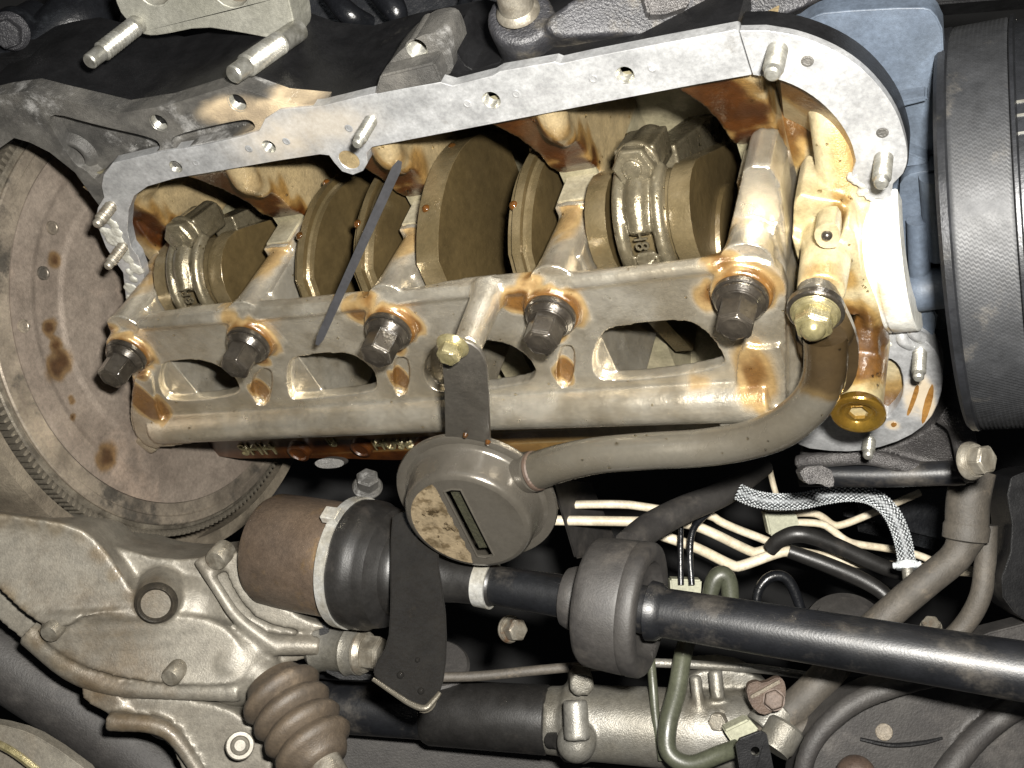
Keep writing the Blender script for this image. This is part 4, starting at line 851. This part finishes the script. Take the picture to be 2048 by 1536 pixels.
dm = mk('damper', rev([(1176, 40), (1178, 112), (1182, 122), (1190, 128), (1206, 130), (1262, 134), (1268, 132), (1274, 135), (1294, 135), (1300, 131), (1303, 122), (1303, 106), (1299, 98), (1280, 92), (1270, 76), (1270, 50)], 64), MAT['rubber'], dsh, ang=40, label='dusty grey rubber vibration damper')
for k_, ch in enumerate('TRW'[:0]): pass
for a_ in range(5):
    t_ = math.radians(-70 + a_ * 9); q = on(1302) + (unit(RC[1] - axd * (RC[1] @ axd)) * math.sin(t_) + np.cross(axd, unit(RC[1] - axd * (RC[1] @ axd))) * -math.cos(t_)) * .0275
    mk('moulded_mark', MB().box(q, (.0008, .0009, .0022), (axd, unit(np.cross(axd, q - on(1314))), unit(q - on(1314)))), MAT['rubber'], dm)
for u in (1415, 1440): mk('paint_scratch', MB().box(on(u) + uu * .0137, (.003, .0006, .0003), (axd, ww, uu)), MAT['black'], dsh)

# oily bracket over the boot
ob = [(q[0], q[1], .637 - .045 * (q[1] - 1010) / 410) for q in ((786, 1010), (880, 1060), (876, 1130), (884, 1170), (894, 1250), (891, 1350), (874, 1402), (850, 1418), (828, 1412), (745, 1356), (750, 1328), (776, 1288), (781, 1216), (780, 1100))]
obd = lambda v: .637 - .045 * (v - 1010) / 410
t = thing('oily_bracket', 'black oil soaked steel bracket dripping below the strainer', 'bracket', Pd(830, 1250, .62))
mk('bracket_plate', MB().pxd(ob, .004, r=1), MAT['oily'], t, bevel=.0012, bseg=3)
mk('folded_edge', MB().tube([Pd(u, v, obd(v) - .001) for u, v, d in ((746, 1358, .617), (790, 1388, .613), (822, 1408, .610), (850, 1416, .609), (868, 1400, .611), (880, 1385, .613))], [.0012, .0014, .0016, .0018, .0016, .0012], 10), MAT['pickup'], t)
mk('lower_tab', MB().pxd([(832, 1408), (876, 1396), (868, 1418), (852, 1428), (836, 1424)], .006, r=1, d=.595), MAT['pickup'], t, bevel=.001)
for u, v, d, r in ((801, 1350, .6165, .0026), (842, 1382, .611, .0024), (835, 1320, .6185, .0018)): mk('oil_drop', MB().ball(Pd(u, v, obd(v) - .0005), r * .8, 12), MAT['oily'], t)

# linkage joint with hex bolt
t = thing('linkage_joint', 'dirty round linkage joint with hex bolt beside the oily bracket', 'linkage', Pd(700, 1295, .68)); p0, p1 = Pd(622, 1292, .70), Pd(790, 1312, .675)
mk('sleeve', turn(p0, p1, [(0, 0), (0, 30), (.05, 40), (.12, 50), (.18, 46), (.42, 44), (.48, 50), (.52, 46), (.60, 46), (.62, 0)], 36), MAT['alu'], t, ang=40); q = p0 + (p1 - p0) * .60
mk('bolt_head', hexhead(MB(), q, p1 - p0, .0140, .0112, .016, .003, ang=.3), MAT['oldsteel'], t, bevel=.0006)
mk('cradle', MB().pxd([(640, 1240), (660, 1250), (650, 1300), (670, 1345), (760, 1350), (740, 1362), (660, 1358), (636, 1310)], .012, r=1, d=.685), MAT['black'], t, bevel=.001)
mk('top_nut', hexhead(MB(), Pd(735, 975, .73), unit(Pd(735, 950, .72) - Pd(735, 975, .73)), .010, .0078, .012), MAT['castdark'], None, 'dull hex nut just above the black rubber boot', 'nut', bevel=.0005)
mk('rounded_lug', MB().pxd([(625, 925), (650, 915), (690, 920), (685, 935), (640, 938)], .02, r=2, d=.74), MAT['castdark'], None, 'small rounded grey lug under the lower rail', 'lug', bevel=.003)

# selector bellows
t = thing('bellows_boot', 'brown dusty rubber bellows with three folds under the gearbox', 'bellows', Pd(590, 1430, .66)); p0, p1 = Pd(545, 1360, .665), Pd(650, 1530, .635)
pr = [(0, 55)]
for i in range(4): f = .10 + i * .20; pr += [(f, 66), (f + .04, 80), (f + .10, 84), (f + .15, 76), (f + .18, 64)]
mk('bellows', turn(p0, p1, pr + [(.95, 58), (1, 50), (1, 0)], 44), MAT['brownboot'], t, ang=60)
mk('rod_end', turn(Pd(628, 1490, .64), Pd(690, 1600, .62), [(0, 34), (1, 36), (1, 0)], 24), MAT['oldsteel'], t)

# ================================================================ STEERING RACK
rk = thing('steering_rack', 'steering rack tube with black sleeve and aluminium housing at the lower edge', 'steering rack', Pd(1100, 1440, .72)); p0, p1 = Pd(560, 1405, .76), Pd(1560, 1470, .69)
def rkx(u): return (u - 560) / 1000.
mk('rack_tube', turn(p0, p1, [(0, 0), (0, 52), (rkx(900), 54), (rkx(900), 0)], 36), MAT['axle'], rk)
mk('rack_sleeve', turn(p0, p1, [(rkx(872), 0), (rkx(872), 58), (rkx(884), 64), (rkx(1118), 68), (rkx(1122), 64), (rkx(1122), 0)], 40), MAT['boot'], rk, ang=40, label='matt black rubber sleeve')
mb = turn(p0, p1, [(rkx(1118), 0), (rkx(1118), 66), (rkx(1150), 68), (rkx(1156), 78), (rkx(1195), 80), (rkx(1205), 74), (rkx(1400), 80), (rkx(1520), 82), (rkx(1520), 0)], 44)
mb.ball(Pd(1153, 1485, .685), .0125, 18); pxtube([(1150, 1400, .675, 50), (1155, 1480, .67, 54)], 14, mb=mb)
mb.pxd([(1140, 1345), (1185, 1345), (1190, 1390), (1140, 1395)], .03, r=1, d=.69); mb.pxd([(1370, 1345), (1480, 1335), (1560, 1380), (1530, 1460), (1420, 1440), (1380, 1400)], .04, r=1, d=.70)
pxtube([(1390, 1350, .69, 26), (1400, 1430, .685, 26)], 12, mb=mb); pxtube([(1430, 1340, .69, 30), (1436, 1400, .685, 30)], 12, mb=mb)
mk('rack_housing', mb, MAT['alu'], rk, remesh=.0016, smooth=4, label='grey cast aluminium rack housing')
mk('rack_nut', turn(Pd(1096, 1480, .70), Pd(1114, 1481, .695), [(0, 12), (.2, 16), (1, 16), (1, 0)], 16), MAT['boot'], rk)
mb = MB().pxd([(560, 1440), (700, 1460), (880, 1490), (1200, 1520), (1500, 1600), (600, 1600)], .02, d=.78); mk('floor_beam', mb, MAT['sheet'], None, 'dusty dark beam along the bottom behind the steering rack', 'beam', bevel=.004)
t = thing('housing_bolt', 'round dirty hex bolt on the rack housing beside the pale clip', 'bolt', Pd(1433, 1445, .67)); q = Pd(1442, 1440, .682); mk('head', hexhead(MB(), q, unit(Pd(1420, 1452, .655) - q), .0072, .0058, .012, .002), MAT['oldsteel'], t, bevel=.0005)

# ================================================================ PIPES, LINES AND HOSES
LN = [([(1050, 1012), (1240, 1007), (1290, 1014), (1340, 1022), (1420, 1028), (1446, 1048), (1547, 1086), (1600, 1110)], 17, .80, 'upper cream coated brake line running behind the dark hose'),
      ([(1050, 1040), (1280, 1043), (1369, 1045), (1410, 1058), (1500, 1103), (1513, 1106), (1545, 1095), (1650, 1113), (1672, 1121), (1717, 1127), (1850, 1136), (1990, 1148)], 20, .79, 'middle cream coated brake line with a shallow dip'),
      ([(1300, 1062), (1331, 1074), (1390, 1093), (1465, 1132), (1480, 1134), (1563, 1102), (1585, 1104)], 21, .78, 'lower cream coated brake line ending in a black hose'),
      ([(1560, 1028), (1628, 1025), (1649, 1036), (1664, 1050), (1682, 1052), (1748, 1025), (1840, 985)], 15, .80, 'cream coated brake line with a sharp kink under the braided hose'),
      ([(1560, 1045), (1642, 1045), (1665, 1060), (1692, 1082), (1715, 1089), (1785, 1098), (1840, 1110), (1885, 1132), (1985, 1146)], 15, .795, 'cream coated brake line stepping down beside the braided hose'),
      ([(1538, 930), (1545, 965), (1556, 1000)], 12, .82, 'short upright cream line above the braided hose')]
for L, w, d, lb in LN: mk('brake_line', pxtube([(u, v, d, w) for u, v in chaikin(L, 2, False)], 12, 1), MAT['white'], None, lb, 'brake line', 'cream coated brake lines')
for poly, d, lb in (([(1529, 1022), (1592, 1026), (1600, 1050), (1590, 1074), (1540, 1072)], .785, 'pale nylon clip holding two cream lines'), ([(1340, 1158), (1404, 1160), (1402, 1192), (1342, 1190)], .76, 'pale nylon clip peeping over the drive shaft'), ([(1448, 1462), (1498, 1438), (1520, 1462), (1468, 1492)], .655, 'pale nylon clip between hex bolt and rusty clamp')):
    mk('nylon_clip', MB().pxd(poly, .012, d=d), MAT['clip'], None, lb, 'clip', 'pale nylon line clips', bevel=.0012)
# braided hose
BH = [(1478, 984), (1505, 996), (1545, 1003), (1600, 1002), (1650, 992), (1700, 986), (1745, 994), (1780, 1022), (1800, 1062), (1810, 1100), (1814, 1130)]
bp = spline([Pd(u, v, .73 - .03 * i / 10) for i, (u, v) in enumerate(BH)], 8)
t = thing('braided_hose', 'bright steel braided hose curving over the cream lines', 'hose', bp[40]); rh_ = .0054
mk('core', MB().tube(bp, rh_ * .92, 16, n=1), MAT['braidcore'], t)
bd = MB(); tot = 0; u_, w_, _ = frame(unit(bp[1] - bp[0])); seglen = [0]
for i in range(1, len(bp)): seglen.append(seglen[-1] + np.linalg.norm(bp[i] - bp[i - 1]))
nst = int(seglen[-1] / .0017)
for k in range(nst):
    s_ = seglen[-1] * k / nst; i = min(max(int(np.searchsorted(seglen, s_)), 1), len(bp) - 1); f = (s_ - seglen[i - 1]) / (seglen[i] - seglen[i - 1]); c = bp[i - 1] + (bp[i] - bp[i - 1]) * f; tt = unit(bp[i] - bp[i - 1])
    u_ = unit(u_ - tt * (u_ @ tt)); w_ = np.cross(tt, u_)
    for j in range(12):
        a = 2 * math.pi * (j + .5 * (k % 2)) / 12; nr = u_ * math.cos(a) + w_ * math.sin(a); tg = unit(np.cross(tt, nr) * (1 if k % 2 else -1) * .8 + tt); sd_ = np.cross(nr, tg)
        q = c + nr * rh_ * .90
        bd.add([q - tg * .0013, q + sd_ * .00062 + nr * .0002, q + tg * .0013, q - sd_ * .00062 + nr * .0002, q + nr * .00095], [(0, 1, 4), (1, 2, 4), (2, 3, 4), (3, 0, 4)])
mk('braid', bd, MAT['chrome'], t, kind='stuff', ang=80)
q = bp[-1]; ax = unit(bp[-1] - bp[-4])
mk('end_clamp', MB().lathe(q - ax * .002, ax, [(0, .0058), (.0, .0068), (.0045, .0068), (.0045, .0045)], 24), MAT['chrome'], t); cs = unit(np.cross(ax, unit(CE - q)))
mk('clamp_screw', MB().lathe(q - cs * .0085 + unit(CE - q) * .004, cs, thread_prof(.0022, 0, .017, .0016, .0005) + [(.017, 0)], 14), MAT['chrome'], t)
mk('nipple', MB().lathe(q, ax, [(0, .0036), (.02, .0036), (.02, 0)], 16), MAT['alu'], t)
# hoses
HS = [('rubber_hose', [(1255, 1090, .70, 58), (1300, 1055, .72, 60), (1370, 1018, .74, 56), (1450, 985, .76, 50), (1530, 930, .78, 40)], 'rubber', 'grey brown rubber hose rising behind the damper', 'hose'),
      ('rubber_hose', [(1578, 1102, .775, 28), (1650, 1128, .77, 32), (1725, 1160, .765, 32), (1772, 1192, .76, 30), (1790, 1235, .755, 28)], 'boot', 'straight black hose fitted on the lower cream line', 'hose'),
      ('rubber_hose', [(1540, 1098, .77, 30), (1562, 1078, .765, 32), (1600, 1068, .76, 34), (1660, 1086, .76, 32), (1770, 1135, .76, 32), (1830, 1150, .76, 28)], 'boot', 'black hose bent over the top of the straight one', 'hose'),
      ('rubber_hose', [(1512, 1230, .74, 17), (1516, 1185, .74, 19), (1535, 1158, .74, 22), (1562, 1152, .74, 22), (1584, 1172, .74, 22), (1606, 1230, .74, 20)], 'gloss', 'thin black looped pipe behind the drive shaft', 'pipe'),
      ('coolant_hose', [(1950, 940, .66, 80), (1936, 1000, .66, 84), (1933, 1062, .66, 82), (1925, 1090, .66, 66), (1905, 1120, .66, 62), (1850, 1165, .66, 62), (1780, 1225, .665, 62), (1700, 1300, .67, 64), (1620, 1385, .67, 66), (1560, 1440, .67, 68), (1530, 1475, .67, 66)], 'hose', 'thick dusty brown hose with an elbow passing behind the shaft', 'hose'),
      ('coolant_hose', [(1975, 1050, .675, 40), (1970, 1130, .675, 42), (1958, 1200, .675, 42), (1915, 1265, .68, 40), (1830, 1330, .68, 34), (1740, 1380, .67, 30), (1650, 1432, .665, 30), (1580, 1470, .66, 28)], 'hose', 'thinner brown hose following the thick elbow hose', 'hose'),
      ('olive_tube', [(1418, 1200, .74, 30), (1428, 1162, .74, 36), (1445, 1150, .74, 38), (1458, 1168, .74, 36), (1462, 1215, .74, 34)], 'olive', 'olive plastic tube looping above the drive shaft', 'tube'),
      ('olive_tube', [(1378, 1270, .70, 34), (1366, 1310, .69, 36), (1354, 1380, .68, 38), (1336, 1450, .67, 38), (1338, 1505, .665, 36), (1380, 1528, .66, 36), (1440, 1508, .655, 36), (1475, 1495, .65, 34)], 'olive', 'olive plastic tube hanging in front of the rack housing', 'tube'),
      ('olive_tube', [(1300, 1300, .70, 18), (1306, 1370, .69, 18), (1312, 1440, .685, 18), (1325, 1520, .68, 18)], 'olive', 'thin dark olive tube beside the damper', 'tube'),
      ('steel_cable', [(860, 1355, .71, 19), (960, 1352, .71, 20), (1060, 1342, .71, 20), (1150, 1334, .71, 19), (1230, 1332, .71, 18)], 'hose', 'dusty grey cable between oily bracket and damper', 'cable'),
      ('steel_cable', [(1300, 1325, .70, 18), (1400, 1330, .70, 18), (1520, 1338, .70, 18), (1620, 1352, .70, 16)], 'alu', 'grey pipe running just under the drive shaft', 'pipe'),
      ('wire', [(1362, 1050, .765, 11), (1361, 1100, .76, 12), (1362, 1170, .755, 12)], 'gloss', 'straight black wire crossing the cream lines', 'wire'),
      ('wire', [(1450, 1000, .77, 12), (1412, 1030, .765, 13), (1386, 1060, .76, 14), (1380, 1110, .755, 13), (1384, 1170, .75, 12)], 'gloss', 'curved black wire next to the straight one', 'wire'),
      ('dark_pipe', [(560, 1335, .735, 26), (660, 1345, .73, 28), (760, 1352, .73, 28)], 'black', 'black pipe under the linkage joint', 'pipe')]
HOBJ = [mk(nm, pxtube(L, 18, 6), MAT[m_], None, lb, ct, ang=60) for nm, L, m_, lb, ct in HS]
t = thing('rubber_mount', 'round dark rubber mount half hidden by the shaft', 'mount', Pd(1690, 1240, .75)); q = Pd(1690, 1262, .77); ax = unit(unit(CE - q) + RC[1] * .7)
mk('mount_disc', MB().lathe(q, ax, [(-.01, .030), (0, .030), (.006, .027), (.007, .022), (.012, .020), (.014, .012), (.014, 0)], 44), MAT['rubber'], t, ang=30)
mk('hose_collar', turn(Pd(1934, 1046, .66), Pd(1930, 1082, .66), [(0, 42), (.2, 45), (.9, 44), (1, 36)], 28), MAT['hose'], HOBJ[4], 'rolled end collar')
t = thing('rusty_clamp', 'rusty pinch clamp with hex bolt around the thick hose end', 'clamp', Pd(1530, 1390, .64)); 
mk('clamp_band', turn(Pd(1562, 1420, .672), Pd(1525, 1462, .668), [(0, 38), (.05, 41), (.95, 41), (1, 38)], 30), MAT['alu'], t)
mk('clamp_ear', MB().pxd([(1492, 1372), (1512, 1362), (1528, 1368), (1560, 1352), (1572, 1368), (1572, 1400), (1548, 1424), (1524, 1432), (1500, 1410)], .006, r=1, d=.645), MAT['rust'], t, bevel=.001)
mk('clamp_gap', MB().pxd([(1500, 1392), (1558, 1360), (1561, 1366), (1504, 1398)], .002, d=.6435), MAT['gboxdark'], t)
q = Pd(1548, 1400, .644); mk('clamp_bolt', hexhead(MB(), q, unit(CE - q), .0058, .0060, .006, .001, ang=.4), MAT['rust'], t, bevel=.0004)
mk('metal_sleeve', turn(Pd(1575, 1450, .655), Pd(1545, 1500, .65), [(0, 34), (.1, 38), (.8, 38), (.9, 34), (1, 34), (1, 0)], 26), MAT['alu'], None, 'crimped metal sleeve under the rusty clamp', 'sleeve')
t = thing('black_tab_bracket', 'small glossy black bracket with one hole at the bottom edge', 'bracket', Pd(1510, 1500, .62))
pts_ = [Pd(u, v, .622) for u, v in ((1472, 1492), (1480, 1478), (1522, 1462), (1534, 1468), (1560, 1600), (1490, 1600))]
mk('tab_plate', MB().plate(pts_, unit(Pd(1024, 768, 1) - CE) * .003, [circ(Pd(1511, 1503, .622), .0026, 18, RC[0], RC[1])]), MAT['black'], t, bevel=.0006)
# chassis arm bottom right
t = thing('control_arm', 'dusty black pressed steel control arm filling the lower corner', 'control arm', Pd(1850, 1450, .6))
mb = MB().pxd([(1585, 1620), (1600, 1530), (1625, 1470), (1680, 1410), (1760, 1375), (1860, 1350), (1960, 1350), (2120, 1370), (2120, 1620)], .03, r=1, d=.64)
pxtube([(1598, 1620, .632, 40), (1608, 1530, .63, 40), (1640, 1465, .63, 42), (1710, 1405, .63, 44), (1800, 1372, .63, 40), (1900, 1352, .63, 34)], 14, mb=mb)
pxtube([(1850, 1640, .62, 60), (1900, 1540, .625, 56), (1960, 1470, .63, 50), (2040, 1410, .63, 50), (2120, 1380, .63, 50)], 14, mb=mb)
mk('arm_pressing', mb, MAT['sheet'], t, remesh=.0022, smooth=6)
q = Pd(1768, 1464, .6385); mk('arm_hole', MB().lathe(q, unit(CE - q), [(-.003, .0050), (.0004, .0048), (.0006, .0044), (.0006, 0)], 26), MAT['gboxdark'], t)
mk('weld_seam', pxtube([(1720, 1478, .640, 8), (1780, 1490, .6395, 10), (1840, 1486, .6395, 10), (1885, 1476, .640, 6)], 8), MAT['black'], t)
mk('bush_end', MB().ball(Pd(1712, 1550, .62), .011, 20), MAT['rust'], t)
mk('chassis_panel', MB().pxd([(1900, 1310), (1960, 1270), (2040, 1250), (2120, 1230), (2120, 1390), (1900, 1380)], .02, r=1, d=.68), MAT['sheet'], None, 'grey chassis panel beside the brown hoses', 'panel', bevel=.003)
mk('dark_strut', MB().pxd([(2010, 960), (2060, 940), (2120, 940), (2120, 1260), (2040, 1240), (1995, 1180), (2030, 1080)], .03, r=1, d=.66), MAT['black'], None, 'black upright strut at the frame edge beside the hoses', 'strut', bevel=.004)
mk('small_bolt', hexhead(MB(), Pd(1862, 1258, .70), unit(Pd(1862, 1235, .69) - Pd(1862, 1258, .70)), .007, .006, .008), MAT['oldsteel'], None, 'small grey bolt head above the drive shaft beside the thick hose', 'bolt', bevel=.0004)
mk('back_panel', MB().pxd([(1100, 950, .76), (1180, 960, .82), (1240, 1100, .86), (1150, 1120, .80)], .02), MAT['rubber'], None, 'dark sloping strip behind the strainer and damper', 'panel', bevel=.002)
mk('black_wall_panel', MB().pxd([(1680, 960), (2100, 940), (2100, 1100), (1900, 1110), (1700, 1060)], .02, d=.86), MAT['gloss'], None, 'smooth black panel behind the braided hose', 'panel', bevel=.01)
mk('hidden_bolt', hexhead(MB(), Pd(1018, 1258, .72), unit(Pd(1060, 1262, .70) - Pd(1018, 1258, .72)), .009, .0075, .012), MAT['oldsteel'], None, 'dull hex bolt in the dark gap under the shaft', 'bolt', bevel=.0005)
mk('lower_disc', MB().lathe(Pd(880, 1330, .74), unit(unit(CE - Pd(880, 1330, .74)) + RC[1] * .9), [(-.01, .020), (0, .020), (.002, .018), (.002, 0)], 30), MAT['rubber'], None, 'round dark cover half hidden behind the oily bracket', 'cover')

_d = MAT['droplet'].node_tree; _p = _d.nodes['Principled BSDF']
for _n in ('Base Color', 'Roughness'):
    for _l in list(_p.inputs[_n].links): _d.links.remove(_l)
_p.inputs['Base Color'].default_value = (1, .93, .78, 1); _p.inputs['Roughness'].default_value = .03; _p.inputs['Transmission Weight'].default_value = 1; _p.inputs['IOR'].default_value = 1.45; _p.inputs['Coat Weight'].default_value = 0
# ================================================================ CLINGING OIL DROPLETS (far too many to count)
def droplets(part, n, r0, r1, seed, keep=None):
    g = np.random.default_rng(seed); me = part.data; m = len(me.polygons)
    ce = np.empty(m * 3); me.polygons.foreach_get('center', ce); ce = ce.reshape(-1, 3)
    no = np.empty(m * 3); me.polygons.foreach_get('normal', no); no = no.reshape(-1, 3)
    ar = np.empty(m); me.polygons.foreach_get('area', ar)
    vw = np.array(W(CE)) - (ce + np.array(origin_of(part))); vw /= np.linalg.norm(vw, axis=1)[:, None]
    w = ar * (np.einsum('ij,ij->i', no, vw) > .15)
    if keep is not None: w = w * keep(ce + np.array(origin_of(part)))
    if w.sum() <= 0: return
    cl = g.choice(m, max(4, n // 5), p=w / w.sum())              # droplets gather in little groups
    wt = np.full(m, .25)
    for c in cl[:60]: wt += np.exp(-((ce - ce[c]) ** 2).sum(1) / .006 ** 2) * 2.5
    w = w * wt; idx = g.choice(m, n, p=w / w.sum()); vs = []; fs = []
    for i in idx:
        nn = no[i] / max(np.linalg.norm(no[i]), 1e-9); u, v, _ = frame(nn); r = g.uniform(r0, r1) * g.uniform(.5, 1); vv = me.polygons[int(i)].vertices; p0 = np.array(me.vertices[vv[int(g.integers(len(vv)))]].co); p1 = np.array(me.vertices[vv[int(g.integers(len(vv)))]].co); c = ce[i] + (p0 - ce[i]) * g.uniform(0, .8); c = c + (p1 - c) * g.uniform(0, .6); o = len(vs)
        for h, q in ((-.1, 1.), (.35, .8), (.55, .42)):
            for k in range(7): a = 2 * math.pi * k / 7; vs.append(c + nn * h * r + (u * math.cos(a) + v * math.sin(a)) * r * q)
        vs.append(c + nn * r * .62)
        for j in range(2):
            for k in range(7): fs.append((o + j * 7 + k, o + j * 7 + (k + 1) % 7, o + j * 7 + 7 + (k + 1) % 7, o + j * 7 + 7 + k))
        for k in range(7): fs.append((o + 14 + k, o + 14 + (k + 1) % 7, o + 21))
    d = bpy.data.meshes.new('oil_droplets'); d.from_pydata([tuple(q) for q in vs], [], fs); d.update()
    for p in d.polygons: p.use_smooth = True
    d.materials.append(MAT['droplet']); ob = bpy.data.objects.new('oil_droplets', d); COL.objects.link(ob); ob.parent = part; ob['kind'] = 'stuff'
def kids(root, name): return [o for o in bpy.data.objects if o.parent == root and o.name.split('.')[0] == name]
for o in kids(gd, 'ladder_frame'): droplets(o, 240, .0004, .0010, 1)
for i, o in enumerate(kids(blk, 'bulkhead')): droplets(o, 40, .0005, .0013, 30 + i)
for o in [o for o in bpy.data.objects if o.name.split('.')[0] == 'rod_cap']: droplets(o, 60, .0005, .0012, 50)
droplets(pipe, 22, .0006, .0013, 60)
for o in kids(fc, 'pump_body'): droplets(o, 90, .0005, .0013, 61)
